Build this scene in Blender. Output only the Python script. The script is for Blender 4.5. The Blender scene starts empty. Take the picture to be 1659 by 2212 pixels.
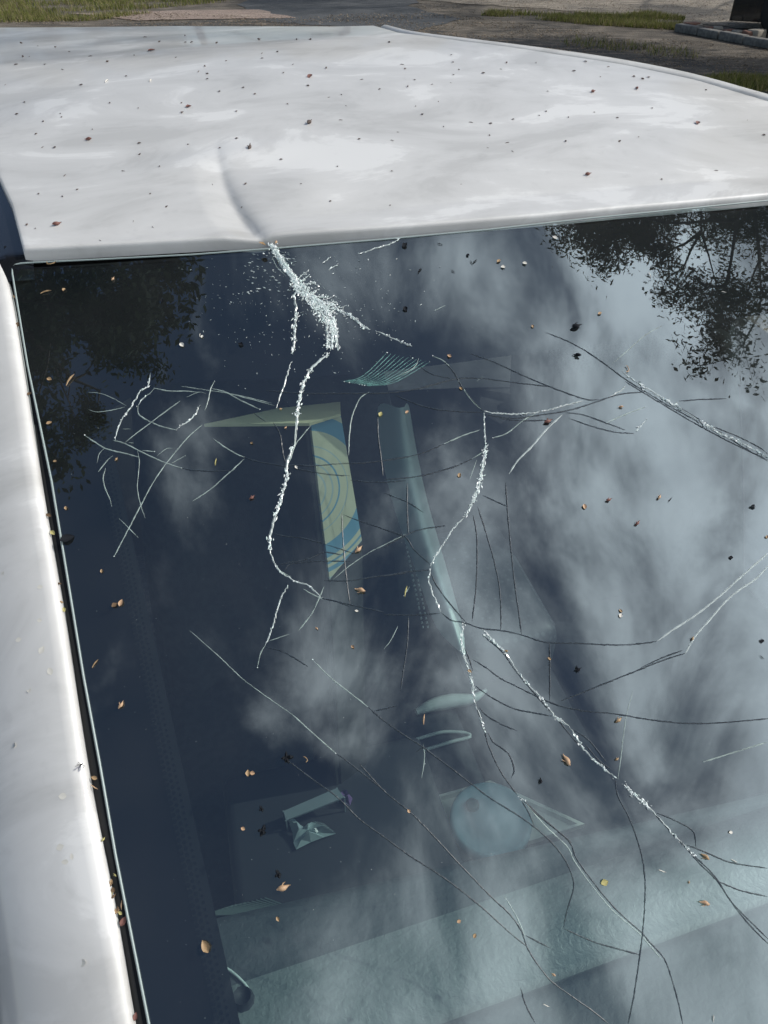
import bpy, math, random
import numpy as np
from mathutils import Vector, Matrix
R_ = math.radians
rnd = random.Random(7)
SC = bpy.context.scene
COL = SC.collection

# ------------------------------------------------------------------ camera, sky, sun, exposure
CAMZ, PITCH = 1.72, 39.0
cam_d = bpy.data.cameras.new('camera')
cam = bpy.data.objects.new('camera', cam_d); COL.objects.link(cam)
cam.location = (0, 0, CAMZ); cam.rotation_euler = (R_(90 - PITCH), 0, 0)
cam_d.sensor_fit = 'VERTICAL'; cam_d.sensor_height = 24.0
FPX = 1640.0                                   # focal length in units of a 1659 x 2212 picture
cam_d.lens = 24.0 * FPX / 2212.0
cam_d.clip_start = 0.02; cam_d.clip_end = 800
cam_d.dof.use_dof = False
SC.camera = cam
SUN_AZ, SUN_EL = 79.0, 40.0                    # azimuth from +Y towards +X
sund = Vector((math.sin(R_(SUN_AZ)) * math.cos(R_(SUN_EL)), math.cos(R_(SUN_AZ)) * math.cos(R_(SUN_EL)), math.sin(R_(SUN_EL))))
sl = bpy.data.lights.new('sun', 'SUN'); sl.energy = 2.9; sl.angle = R_(0.5); sl.color = (1, 0.95, 0.88)
so = bpy.data.objects.new('sun', sl); COL.objects.link(so)
so.rotation_euler = sund.to_track_quat('Z', 'Y').to_euler(); so.location = (30, 6, 30)

SEED = 11.4
def world():
    w = bpy.data.worlds.new('World'); SC.world = w; w.use_nodes = True
    t = w.node_tree; N = t.nodes; L = t.links; N.clear()
    out = N.new('ShaderNodeOutputWorld'); bg = N.new('ShaderNodeBackground'); bg.inputs[1].default_value = 0.1
    L.new(bg.outputs[0], out.inputs[0])
    sky = N.new('ShaderNodeTexSky'); sky.sky_type = 'NISHITA'; sky.sun_disc = False
    sky.sun_elevation = R_(SUN_EL); sky.sun_rotation = R_(SUN_AZ)
    tc = N.new('ShaderNodeTexCoord')
    sep = N.new('ShaderNodeSeparateXYZ'); L.new(tc.outputs['Generated'], sep.inputs[0])
    def M(op, a, b=None, c=None):
        n = N.new('ShaderNodeMath'); n.operation = op
        for i, v in enumerate((a, b, c)):
            if v is None: continue
            if isinstance(v, (int, float)): n.inputs[i].default_value = v
            else: L.new(v, n.inputs[i])
        return n.outputs[0]
    def dot(d):
        n = N.new('ShaderNodeVectorMath'); n.operation = 'DOT_PRODUCT'
        L.new(tc.outputs['Generated'], n.inputs[0]); n.inputs[1].default_value = d
        return n.outputs['Value']
    zz = M('ADD', M('MAXIMUM', sep.outputs[2], 0.0), 0.35)
    cx = M('DIVIDE', sep.outputs[0], zz); cy = M('DIVIDE', sep.outputs[1], zz)
    cmb = N.new('ShaderNodeCombineXYZ'); L.new(cx, cmb.inputs[0]); L.new(cy, cmb.inputs[1]); cmb.inputs[2].default_value = SEED
    n1 = N.new('ShaderNodeTexNoise'); n1.inputs['Scale'].default_value = 3.4; n1.inputs['Detail'].default_value = 8; n1.inputs['Roughness'].default_value = 0.56; n1.inputs['Distortion'].default_value = 0.5
    n2 = N.new('ShaderNodeTexNoise'); n2.inputs['Scale'].default_value = 7.0; n2.inputs['Detail'].default_value = 8; n2.inputs['Roughness'].default_value = .55; n2.inputs['Distortion'].default_value = .4
    wm = N.new('ShaderNodeMapping'); wm.inputs['Rotation'].default_value = (0, 0, R_(25)); wm.inputs['Scale'].default_value = (1.15, .9, 1); L.new(cmb.outputs[0], wm.inputs[0])
    L.new(wm.outputs[0], n1.inputs[0]); L.new(wm.outputs[0], n2.inputs[0])
    az, el = R_(102), R_(24)
    D = (math.sin(az) * math.cos(el), math.cos(az) * math.cos(el), math.sin(el))
    bias = M('MULTIPLY_ADD', dot(D), 0.50, -0.20)
    cov = M('ADD', M('ADD', n1.outputs['Fac'], M('MULTIPLY', M('SUBTRACT', n2.outputs['Fac'], 0.5), 0.34)), bias)
    mr = N.new('ShaderNodeMapRange'); mr.interpolation_type = 'SMOOTHSTEP'; L.new(cov, mr.inputs[0])
    mr.inputs[1].default_value = 0.46; mr.inputs[2].default_value = 0.74
    sun_d = M('POWER', M('MAXIMUM', dot(tuple(sund)), 0.0), 5.0)
    rad = M('MULTIPLY_ADD', sun_d, 15.0, 13.0)
    cc = N.new('ShaderNodeMix'); cc.data_type = 'RGBA'
    L.new(n2.outputs['Fac'], cc.inputs[0]); cc.inputs[6].default_value = (0.84, 0.88, 0.93, 1); cc.inputs[7].default_value = (1.0, 1.0, 1.0, 1)
    th = N.new('ShaderNodeMapRange'); th.interpolation_type = 'SMOOTHSTEP'; th.inputs[1].default_value = .34; th.inputs[2].default_value = .62; th.inputs[3].default_value = .55; th.inputs[4].default_value = 1.25
    L.new(M('ADD', M('MULTIPLY', n1.outputs['Fac'], .55), M('MULTIPLY', n2.outputs['Fac'], .45)), th.inputs[0]); rad = M('MULTIPLY', rad, th.outputs[0])
    vm = N.new('ShaderNodeVectorMath'); vm.operation = 'SCALE'; L.new(cc.outputs[2], vm.inputs[0]); L.new(rad, vm.inputs['Scale'])
    mx = N.new('ShaderNodeMix'); mx.data_type = 'RGBA'
    L.new(mr.outputs[0], mx.inputs[0]); L.new(sky.outputs[0], mx.inputs[6]); L.new(vm.outputs[0], mx.inputs[7])
    L.new(mx.outputs[2], bg.inputs[0])
world()
SC.view_settings.view_transform = 'Standard'; SC.view_settings.look = 'None'
SC.view_settings.exposure = 0.0; SC.view_settings.gamma = 1.0; SC.view_settings.use_curve_mapping = False
SC.render.engine = 'CYCLES'
SC.cycles.max_bounces = 10; SC.cycles.transparent_max_bounces = 24; SC.cycles.use_denoising = True
SC.cycles.sample_clamp_indirect = 6.0

# ------------------------------------------------------------------ helpers
def tag(o, label=None, cat=None, group=None, kind=None):
    if label: o['label'] = label
    if cat: o['category'] = cat
    if group: o['group'] = group
    if kind: o['kind'] = kind
    return o
def empty(name, loc=(0, 0, 0), rz=0.0):
    o = bpy.data.objects.new(name, None); COL.objects.link(o); o.location = loc; o.rotation_euler = (0, 0, rz)
    o.empty_display_size = 0.1
    return o
def mesh(name, verts, faces, mats=None, parent=None, smooth=False, midx=None):
    me = bpy.data.meshes.new(name)
    me.from_pydata([tuple(v) for v in verts], [], faces)
    if mats is not None:
        for m in (mats if isinstance(mats, (list, tuple)) else [mats]): me.materials.append(m)
    if midx is not None: me.polygons.foreach_set('material_index', midx)
    if smooth: me.polygons.foreach_set('use_smooth', [True] * len(me.polygons))
    me.update()
    o = bpy.data.objects.new(name, me); COL.objects.link(o)
    if parent: o.parent = parent
    return o
class MB:
    def __init__(s): s.v = []; s.f = []; s.m = []
    def add(s, vs, fs, mi=0):
        b = len(s.v); s.v += [tuple(v) for v in vs]; s.f += [tuple(i + b for i in f) for f in fs]; s.m += [mi] * len(fs)
    def box(s, a, b, mi=0):
        x0, y0, z0 = a; x1, y1, z1 = b
        s.add([(x0, y0, z0), (x1, y0, z0), (x1, y1, z0), (x0, y1, z0), (x0, y0, z1), (x1, y0, z1), (x1, y1, z1), (x0, y1, z1)],
              [(0, 3, 2, 1), (4, 5, 6, 7), (0, 1, 5, 4), (1, 2, 6, 5), (2, 3, 7, 6), (3, 0, 4, 7)], mi)
    def tube(s, pts, rad, k=6, mi=0, cap=True):
        pts = [Vector(p) for p in pts]; n = len(pts)
        if isinstance(rad, (int, float)): rad = [rad] * n
        rings = []; up = Vector((0.13, 0.21, 1)).normalized()
        for i, p in enumerate(pts):
            d = (pts[min(i + 1, n - 1)] - pts[max(i - 1, 0)])
            if d.length < 1e-9: d = Vector((0, 0, 1))
            d.normalize(); a = d.cross(up)
            if a.length < 0.05: a = d.cross(Vector((1, 0, 0)))
            a.normalize(); b = d.cross(a)
            rings.append([p + (a * math.cos(2 * math.pi * j / k) + b * math.sin(2 * math.pi * j / k)) * rad[i] for j in range(k)])
        vs = [v for r in rings for v in r]; fs = []
        for i in range(n - 1):
            for j in range(k):
                fs.append((i * k + j, i * k + (j + 1) % k, (i + 1) * k + (j + 1) % k, (i + 1) * k + j))
        if cap: fs.append(tuple(range(k))); fs.append(tuple((n - 1) * k + j for j in reversed(range(k))))
        s.add(vs, fs, mi)
    def build(s, name, mats, parent=None, smooth=False):
        return mesh(name, s.v, s.f, mats, parent, smooth, s.m)
def grid_mesh(name, P, mats, parent=None, smooth=True, flip=False, midx=None):
    """P: rows x cols x 3 array"""
    P = np.asarray(P); r, c = P.shape[:2]
    fs = [(i * c + j, i * c + j + 1, (i + 1) * c + j + 1, (i + 1) * c + j) for i in range(r - 1) for j in range(c - 1)]
    if flip: fs = [f[::-1] for f in fs]
    return mesh(name, P.reshape(-1, 3), fs, mats, parent, smooth, midx)
def bevel(o, w=0.01, seg=2):
    m = o.modifiers.new('bevel', 'BEVEL'); m.width = w; m.segments = seg; m.limit_method = 'ANGLE'
    o.data.polygons.foreach_set('use_smooth', [True] * len(o.data.polygons))
    return o

# ------------------------------------------------------------------ materials
def mat(name, col=(0.5, 0.5, 0.5), rough=0.6, metal=0.0, coat=0.0, coatr=0.03, spec=0.5, noise=None, bump=None, sheen=0):
    """noise=(scale, colour2, lo, hi)  bump=(scale, strength, distance)"""
    m = bpy.data.materials.new(name); m.use_nodes = True; t = m.node_tree; N = t.nodes; L = t.links
    b = N['Principled BSDF']
    b.inputs['Base Color'].default_value = (*col, 1); b.inputs['Roughness'].default_value = rough
    b.inputs['Metallic'].default_value = metal; b.inputs['Coat Weight'].default_value = coat
    b.inputs['Coat Roughness'].default_value = coatr; b.inputs['Specular IOR Level'].default_value = spec
    tc = N.new('ShaderNodeTexCoord')
    if noise:
        sc, c2, lo, hi = noise
        n = N.new('ShaderNodeTexNoise'); n.inputs['Scale'].default_value = sc; n.inputs['Detail'].default_value = 6
        L.new(tc.outputs['Object'], n.inputs[0])
        r = N.new('ShaderNodeMapRange'); r.inputs[1].default_value = lo; r.inputs[2].default_value = hi; L.new(n.outputs['Fac'], r.inputs[0])
        x = N.new('ShaderNodeMix'); x.data_type = 'RGBA'; L.new(r.outputs[0], x.inputs[0])
        x.inputs[6].default_value = (*col, 1); x.inputs[7].default_value = (*c2, 1); L.new(x.outputs[2], b.inputs['Base Color'])
    if bump:
        sc, st, di = bump
        n = N.new('ShaderNodeTexNoise'); n.inputs['Scale'].default_value = sc; n.inputs['Detail'].default_value = 5
        L.new(tc.outputs['Object'], n.inputs[0])
        u = N.new('ShaderNodeBump'); u.inputs['Strength'].default_value = st; u.inputs['Distance'].default_value = di
        L.new(n.outputs['Fac'], u.inputs['Height']); L.new(u.outputs[0], b.inputs['Normal'])
    return m

def paint_mat():
    m = mat('white_car_paint', (0.70, 0.70, 0.68), 0.45, coat=0.45, coatr=0.05)
    t = m.node_tree; N = t.nodes; L = t.links; b = N['Principled BSDF']
    tc = N.new('ShaderNodeTexCoord')
    mp = N.new('ShaderNodeMapping'); mp.inputs['Scale'].default_value = (3.0, 6.5, 3.0); L.new(tc.outputs['Object'], mp.inputs[0])
    n = N.new('ShaderNodeTexNoise'); n.inputs['Scale'].default_value = 1.6; n.inputs['Detail'].default_value = 9; n.inputs['Roughness'].default_value = 0.62; n.inputs['Distortion'].default_value = 0.6
    L.new(mp.outputs[0], n.inputs[0])
    r = N.new('ShaderNodeValToRGB'); r.color_ramp.elements[0].position = 0.40; r.color_ramp.elements[0].color = (0.49, 0.487, 0.47, 1)
    e = r.color_ramp.elements.new(0.47); e.color = (0.555, 0.552, 0.535, 1)
    e = r.color_ramp.elements.new(0.56); e.color = (0.60, 0.597, 0.58, 1)
    r.color_ramp.elements[-1].position = 0.60; r.color_ramp.elements[-1].color = (0.69, 0.688, 0.67, 1)
    L.new(n.outputs['Fac'], r.inputs[0])
    n2 = N.new('ShaderNodeTexNoise'); n2.inputs['Scale'].default_value = 60; n2.inputs['Detail'].default_value = 6; L.new(tc.outputs['Object'], n2.inputs[0])
    r2 = N.new('ShaderNodeMapRange'); r2.inputs[1].default_value = 0.62; r2.inputs[2].default_value = 0.75; r2.inputs[3].default_value = 1.0; r2.inputs[4].default_value = 0.93; L.new(n2.outputs['Fac'], r2.inputs[0])
    s = N.new('ShaderNodeVectorMath'); s.operation = 'SCALE'; L.new(r.outputs[0], s.inputs[0]); L.new(r2.outputs[0], s.inputs['Scale'])
    L.new(s.outputs[0], b.inputs['Base Color'])
    # slight dust film: roughness varies
    r3 = N.new('ShaderNodeMapRange'); r3.inputs[1].default_value = 0.35; r3.inputs[2].default_value = 0.65; r3.inputs[3].default_value = 0.03; r3.inputs[4].default_value = 0.14
    L.new(n.outputs['Fac'], r3.inputs[0]); L.new(r3.outputs[0], b.inputs['Coat Roughness'])
    return m
def glass_mat(name='windshield_glass', tint=(0.74, 0.86, 0.85), ior=2.3, dust=0.012):
    m = bpy.data.materials.new(name); m.use_nodes = True; t = m.node_tree; N = t.nodes; L = t.links; N.clear()
    out = N.new('ShaderNodeOutputMaterial')
    tr = N.new('ShaderNodeBsdfTransparent'); tr.inputs[0].default_value = (*tint, 1)
    gl = N.new('ShaderNodeBsdfGlossy'); gl.inputs['Roughness'].default_value = 0.0; gl.inputs[0].default_value = (0.78, 0.92, 1, 1)
    fr = N.new('ShaderNodeFresnel'); ge = N.new('ShaderNodeNewGeometry')
    im = N.new('ShaderNodeMapRange'); L.new(ge.outputs['Backfacing'], im.inputs[0]); im.inputs[3].default_value = ior; im.inputs[4].default_value = 1 / ior; L.new(im.outputs[0], fr.inputs['IOR'])
    tc = N.new('ShaderNodeTexCoord')
    n = N.new('ShaderNodeTexNoise'); n.inputs['Scale'].default_value = 2.2; n.inputs['Detail'].default_value = 1; L.new(tc.outputs['Object'], n.inputs[0])
    bu = N.new('ShaderNodeBump'); bu.inputs['Strength'].default_value = 0.5; bu.inputs['Distance'].default_value = 0.003; L.new(n.outputs['Fac'], bu.inputs['Height'])
    mx = N.new('ShaderNodeMixShader'); L.new(fr.outputs[0], mx.inputs[0]); L.new(tr.outputs[0], mx.inputs[1]); L.new(gl.outputs[0], mx.inputs[2])
    df = N.new('ShaderNodeBsdfDiffuse'); df.inputs[0].default_value = (0.62, 0.62, 0.58, 1)
    n2 = N.new('ShaderNodeTexNoise'); n2.inputs['Scale'].default_value = 9; n2.inputs['Detail'].default_value = 3; L.new(tc.outputs['Object'], n2.inputs[0])
    n3 = N.new('ShaderNodeTexNoise'); n3.inputs['Scale'].default_value = 420; n3.inputs['Detail'].default_value = 2; L.new(tc.outputs['Object'], n3.inputs[0])
    a = N.new('ShaderNodeMapRange'); a.inputs[1].default_value = 0.3; a.inputs[2].default_value = 0.75; a.inputs[3].default_value = dust * 0.35; a.inputs[4].default_value = dust * 1.6; L.new(n2.outputs['Fac'], a.inputs[0])
    b = N.new('ShaderNodeMapRange'); b.inputs[1].default_value = 0.80; b.inputs[2].default_value = 0.86; b.inputs[3].default_value = 0.0; b.inputs[4].default_value = 0.05; L.new(n3.outputs['Fac'], b.inputs[0])
    ad = N.new('ShaderNodeMath'); ad.operation = 'ADD'; L.new(a.outputs[0], ad.inputs[0]); ad.inputs[1].default_value = 0.0
    m2 = N.new('ShaderNodeMixShader'); L.new(ad.outputs[0], m2.inputs[0]); L.new(mx.outputs[0], m2.inputs[1]); L.new(df.outputs[0], m2.inputs[2])
    L.new(m2.outputs[0], out.inputs[0])
    return m
def island_mat(name, cols, rough=0.4, spec=0.5, trans=0.0):
    m = bpy.data.materials.new(name); m.use_nodes = True; t = m.node_tree; N = t.nodes; L = t.links
    b = N['Principled BSDF']; b.inputs['Roughness'].default_value = rough; b.inputs['Specular IOR Level'].default_value = spec
    g = N.new('ShaderNodeNewGeometry'); r = N.new('ShaderNodeValToRGB'); r.color_ramp.interpolation = 'LINEAR'
    els = r.color_ramp.elements
    while len(els) < len(cols): els.new(0.5)
    for i, c in enumerate(cols): els[i].position = i / max(1, len(cols) - 1); els[i].color = (*c, 1)
    L.new(g.outputs['Random Per Island'], r.inputs[0]); L.new(r.outputs[0], b.inputs['Base Color'])
    if trans:
        out = N['Material Output']; tr = N.new('ShaderNodeBsdfTranslucent'); L.new(r.outputs[0], tr.inputs[0])
        mx = N.new('ShaderNodeMixShader'); mx.inputs[0].default_value = trans; L.new(b.outputs[0], mx.inputs[1]); L.new(tr.outputs[0], mx.inputs[2]); L.new(mx.outputs[0], out.inputs[0])
    return m
def crack_mat(name, col, alpha, rough=0.35, spec=0.5):
    m = mat(name, col, rough, spec=spec); t = m.node_tree; b = t.nodes['Principled BSDF']
    n = t.nodes.new('ShaderNodeTexNoise'); n.inputs['Scale'].default_value = 130; tc = t.nodes.new('ShaderNodeTexCoord'); t.links.new(tc.outputs['Object'], n.inputs[0])
    r = t.nodes.new('ShaderNodeMapRange'); r.inputs[1].default_value = 0.3; r.inputs[2].default_value = 0.7; r.inputs[3].default_value = alpha * 0.55; r.inputs[4].default_value = min(1, alpha * 1.25)
    t.links.new(n.outputs['Fac'], r.inputs[0]); t.links.new(r.outputs[0], b.inputs['Alpha'])
    return m
PAINT = paint_mat()
GLASS = glass_mat()
SIDEGLASS = glass_mat('side_glass', (0.35, 0.40, 0.40), 1.6, 0.01)
BLACKTRIM = mat('black_rubber', (0.012, 0.012, 0.013), 0.55, bump=(300, 0.2, 0.001))
GLOSSBLACK = mat('gloss_black_trim', (0.01, 0.011, 0.014), 0.12, coat=0.5)
FRIT = mat('black_ceramic_print', (0.006, 0.007, 0.010), 0.9, spec=.1)
EDGE = mat('glass_edge_line', (0.30, 0.36, 0.35), 0.35)
CR_D = crack_mat('dark_crack', (0.03, 0.042, 0.055), 0.85)
CR_L = crack_mat('pale_crack', (0.42, 0.52, 0.48), 0.62)
CR_W = crack_mat('white_crack', (0.62, 0.70, 0.68), 0.62, 0.25)
CHIP = island_mat('crushed_glass', [(0.62, 0.74, 0.70), (0.88, 0.92, 0.90), (0.92, 0.95, 0.94), (0.70, 0.85, 0.80), (0.9, 0.93, 0.92), (0.12, 0.16, 0.17)], 0.18, 0.8)
CHIPF = island_mat('fine_glass_dust', [(0.2, 0.26, 0.27), (0.42, 0.5, 0.5), (0.8, 0.86, 0.84)], 0.3, 0.6)

# ------------------------------------------------------------------ the car's frame and surfaces
PHI, RAKE, HP = R_(14.5), R_(27.0), 0.27
F = np.array([0, math.cos(R_(PITCH)), -math.sin(R_(PITCH))]); RT = np.array([1.0, 0, 0]); UP = np.array([0, math.sin(R_(PITCH)), math.cos(R_(PITCH))])
def ray(x, y): return F + RT * (x - 829.5) / FPX + UP * (1106 - y) / FPX
Lv = np.array([math.cos(PHI), math.sin(PHI), 0]); Cv = np.array([-math.sin(PHI), math.cos(PHI), 0]); Zv = np.array([0, 0, 1.0])
_d = ray(35, 572); P0 = _d * (HP / -_d[2]); Z0 = CAMZ - HP          # top left glass corner, relative to the camera
UC, KB = 0.60, 0.10
cr, sr = math.cos(RAKE), math.sin(RAKE)
NS = np.array([0, -sr, cr])                                           # glass normal in car coordinates (u, c, z)
def Bu(u): return -KB * ((u - UC) ** 2 - UC ** 2)
def to_car(P): P = np.asarray(P) - P0; return np.array([P @ Lv, P @ Cv, P[2] + Z0])
def gp(u, v, off=0.0):
    """point of the windscreen in car coordinates: u across, v down the slope"""
    b = Bu(u) + off
    return np.array([u, -v * cr - sr * b, Z0 - v * sr + cr * b])
def ray_car(x, y):
    d = ray(x, y); o = to_car(np.zeros(3)); return o, np.array([d @ Lv, d @ Cv, d[2]])
def glass_uv(x, y):
    o, d = ray_car(x, y); off = 0.0; p0 = np.array([0, 0, Z0])
    for _ in range(12):
        t = ((p0 + NS * off - o) @ NS) / (d @ NS); P = o + d * t; off = Bu(P[0])
    Q = P - p0 - NS * off
    return P[0], -(Q[1] * cr + Q[2] * sr), t
def onz(x, y, z):
    o, d = ray_car(x, y); return o + d * ((z - o[2]) / d[2])
def onc(x, y, c):
    o, d = ray_car(x, y); return o + d * ((c - o[1]) / d[1])
ZREAR = 0.098
def roofz0(u, c):
    w = 0.013 + 0.057 * np.clip(c / 0.55, 0, 1)
    wd = np.where(u < UC, 0.62 + 0.25 * np.clip(c / 0.5, 0, 1), 0.62)
    z = Z0 + 0.012 + w * (1 - np.abs((u - UC) / wd) ** 2.2) + 0.105 * c - 0.085 * c * c
    k = np.clip((c - 0.15) / 0.85, 0, 1); k = k * k * (3 - 2 * k) * np.clip((0.75 - u) / 0.3, 0, 1)
    return z * (1 - k) + (Z0 + ZREAR) * k
def _hit(fn, x, y, t0=0.2, t1=4.0):
    o, d = ray_car(x, y); pt = t0
    for t in np.arange(t0, t1, 0.01):
        P = o + d * t
        if P[2] < fn(P[0], P[1]):
            a, b = pt, t
            for _ in range(30):
                m = (a + b) / 2; P = o + d * m
                if P[2] < fn(P[0], P[1]): b = m
                else: a = m
            return P
        pt = t
    return None
CRA = _hit(roofz0, 586, 527); CRB = _hit(roofz0, 478, 335)
_cd = (CRB - CRA)[:2]; _cl = np.linalg.norm(_cd); _cd = _cd / _cl; CRL = _cl * 1.3
def dent(u, c):
    du, dc = u - CRA[0], c - CRA[1]
    s = du * _cd[0] + dc * _cd[1]; d = du * _cd[1] - dc * _cd[0]      # d > 0 to the right of the crease
    s = np.clip(s, -0.05, None); s1 = np.clip(s, 0, None)
    bendd = d + 0.012 * np.sin(s * 14)
    amp = 0.0125 * np.clip(1 - s1 / CRL, 0, 1) ** 1.3 * (0.12 + 0.88 * np.clip(s1 / .06, 0, 1))
    w1 = 0.036 - 0.03 * np.clip(s1, 0, .5); w2 = 0.007
    prof = np.where(bendd < 0, np.clip(1 - np.abs(bendd) / w1, 0, 1) ** 1.25, np.exp(-np.abs(bendd) / w2))
    lump = 0.0025 * np.exp(-((s1 - 0.10) / 0.05) ** 2 - ((d - 0.06) / 0.04) ** 2)
    ring = 0.004 * np.exp(-((s1 - _cl * 0.95) / 0.03) ** 2 - (d / 0.07) ** 2)
    return -amp * prof + lump + ring
def roofz(u, c): return roofz0(u, c) + dent(u, c)
def roof_pt(x, y): return _hit(roofz, x, y)

CAR = empty('parked_car', (P0[0], P0[1], 0), PHI)
tag(CAR, 'white parked car with a creased roof and a badly cracked windscreen', 'car')

# ---- roof panel
fr = np.array([_hit(roofz0, *p)[:2] for p in [(60, 533), (300, 519), (829, 487), (1104, 464), (1379, 440), (1659, 409)]])
cfr = np.polyfit(fr[:, 0], fr[:, 1], 2)
UL0, UR0 = fr[0, 0], 2 * UC - fr[0, 0] + 0.02
def cF(u):
    return np.where(u < UC, np.polyval(cfr, u), np.polyval(cfr, UC) + (np.polyval(cfr, 2 * UC - u) - np.polyval(cfr, UC)))
rr = [_hit(roofz0, *p) for p in [(1659, 219), (1500, 172), (1350, 140), (1200, 117), (1000, 89), (860, 71)]]
rr = np.array([r[:2] for r in rr if r is not None])
ll = np.array([_hit(roofz0, *p)[:2] for p in [(60, 553), (30, 440), (2, 380)]])
print('front', fr.round(3).tolist(), 'right', rr.round(3).tolist(), 'left', ll.round(3).tolist())
rr = rr[np.argsort(rr[:, 1])]
rear_px = [onz(x, y, Z0 + ZREAR)[:2] for x, y in [(-250, 64), (0, 57), (400, 56), (700, 62), (860, 68)]]
rear_px = np.array(rear_px); print('rear', rear_px.round(3).tolist())
CREAR = float(rear_px[:, 1].max())
def uR(c): return np.interp(c, [cF(UR0)] + list(rr[:, 1]) + [CREAR + .2], [max(UR0, rr[0, 0] + .12)] + list(rr[:, 0]) + [rr[-1, 0] - .05])
def uL(c): return np.interp(c, [ll[0, 1], ll[1, 1], ll[2, 1], 0.5, CREAR + .2], [ll[0, 0], ll[1, 0], ll[2, 0], -.08, -.14])
nu, nc = 300, 220
rows = []
for j in range(nc + 1):
    tt = (j / nc) ** 1.25; S = np.linspace(0, 1, nu + 1)
    uf = UL0 + (UR0 - UL0) * S
    rear = np.interp(-.12 + (rr[-1, 0] + .12) * S, rear_px[:, 0], rear_px[:, 1])
    c = cF(uf) + (rear - cF(uf)) * tt
    wl = uL(c); wr = uR(c)
    u = wl + (wr - wl) * S
    rows.append(np.stack([u, c, roofz(u, c)], 1))
G = np.array(rows)
prof = [(0.0012, -0.0003), (0.0023, -0.0011), (0.0029, -0.0024), (0.0031, -0.0045), (0.0031, -0.013)]
def lip(edge, inner, drop=1.0):
    out = []
    d = edge - inner; d[:, 2] = 0; d /= np.linalg.norm(d, axis=1)[:, None]
    for o, z in prof: out.append(edge + d * o + np.array([0, 0, z * drop]))
    return out
fl = lip(G[0], G[1]); rl = lip(G[-1], G[-2])
G2 = np.concatenate([np.array(fl[::-1]), G, np.array(rl)], 0)
le = lip(G2[:, 0], G2[:, 1].copy()); ri = lip(G2[:, -1], G2[:, -2].copy())
G3 = np.concatenate([np.stack(le[::-1], 1), G2, np.stack(ri, 1)], 1)
roof = grid_mesh('roof', G3, PAINT, CAR)
LEFT = G[:, 0]; RIGHT = G[:, -1]; REAR = G[-1]

def strip(name, rowsP, m, smooth=True, parent=CAR): return grid_mesh(name, np.array(rowsP), m, parent, smooth)

# ---- windscreen
tv = np.array([glass_uv(*p)[:2] for p in [(35, 570), (415, 553), (829, 518), (1054, 497), (1279, 472), (1479, 452), (1659, 434)]])
ctv = np.polyfit(tv[:, 0], tv[:, 1], 2)
def vT(u):
    u = min(u, 2 * UC - u) if u > UC + 0.1 else u
    return float(np.polyval(ctv, u))
gl_px = [(28, 577), (60, 790), (112, 1042), (145, 1242), (180, 1457), (215, 1646), (250, 1848), (322, 2212)]
lv = np.array([glass_uv(*p)[:2] for p in gl_px]); clv = np.polyfit(lv[:, 1], lv[:, 0], 2)
VB = 0.86
def uLg(v): return float(np.polyval(clv, min(v, 0.68)) + 0.0)
print('glass left', lv.round(3).tolist(), 'top', tv.round(3).tolist())
def gl_grid(u0f, u1f, v0f, v1f, nu_, nv_, off=0.0):
    P = []
    for j in range(nv_ + 1):
        row = []
        for i in range(nu_ + 1):
            s = i / nu_; t = j / nv_
            ua = u0f(0.4); ub = u1f(0.4); u = ua + (ub - ua) * s
            v = v0f(u) + (v1f(u) - v0f(u)) * t
            u = u0f(v) + (u1f(v) - u0f(v)) * s
            row.append(gp(u, v, off))
        P.append(row)
    return P
uRg = lambda v: 2 * UC - uLg(v)
WS = grid_mesh('windshield', gl_grid(uLg, uRg, vT, lambda u: VB, 60, 44), GLASS, CAR, flip=True)
WS['label'] = 'laminated windscreen with long cracks spreading from the roof crease'
# ceramic print under the glass
fb = [glass_uv(*p)[:2] for p in [(235, 1107), (260, 1242), (285, 1342), (330, 1592), (335, 1633), (380, 1833), (425, 2023), (467, 2212)]]
fb = np.array(fb); cfb = np.polyfit(fb[:, 1], fb[:, 0] - np.array([uLg(v) for v in fb[:, 1]]), 1)
def uFr(v): return uLg(v) + float(np.polyval(cfb, v))
ft = np.array([glass_uv(*p)[:2] for p in [(235, 880), (330, 822), (600, 812), (800, 800), (1000, 776), (1210, 748), (1400, 722), (1545, 705), (1562, 703), (1595, 722), (1659, 718)]])
uend = ft[-1, 0]
ftu = list(ft[:, 0]) + [2 * UC - ft[-1, 0] + .14, 2 * UC - ft[-2, 0] + .14, 2 * UC - ft[2, 0] + .02, 1.18]
ftv = list(ft[:, 1]) + [ft[-1, 1], ft[-4, 1] - .01, ft[2, 1], ft[0, 1]]
def vFt(u): return float(np.interp(u, ftu, ftv))
OFF = -0.0045
U_ = np.unique(np.concatenate([np.linspace(uLg(0) - .005, 1.205, 70), np.array(ftu)]))
Pt = [[gp(u, vT(u), OFF) for u in U_], [gp(u, (vT(u) + vFt(u)) / 2, OFF) for u in U_], [gp(u, vFt(u), OFF) for u in U_]]
mb = MB()
def addgrid(P, mi=0):
    P = np.array(P); r, c = P.shape[:2]
    mb.add(P.reshape(-1, 3), [(i * c + j, i * c + j + 1, (i + 1) * c + j + 1, (i + 1) * c + j) for i in range(r - 1) for j in range(c - 1)], mi)
addgrid(Pt)
V_ = np.linspace(0.10, VB, 40)
addgrid([[gp(uLg(v) - .004, v, OFF - .0006), gp(uFr(v), v, OFF - .0006)] for v in V_])
addgrid([[gp(uRg(v) + .004, v, OFF - .0006), gp(2 * UC - uFr(v), v, OFF - .0006)] for v in V_])
addgrid([[gp(u, VB - .06, OFF - .0009) for u in np.linspace(0, 1.2, 40)], [gp(u, VB, OFF - .0009) for u in np.linspace(0, 1.2, 40)]])
frit = mb.build('frit_band', FRIT, WS)
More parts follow.
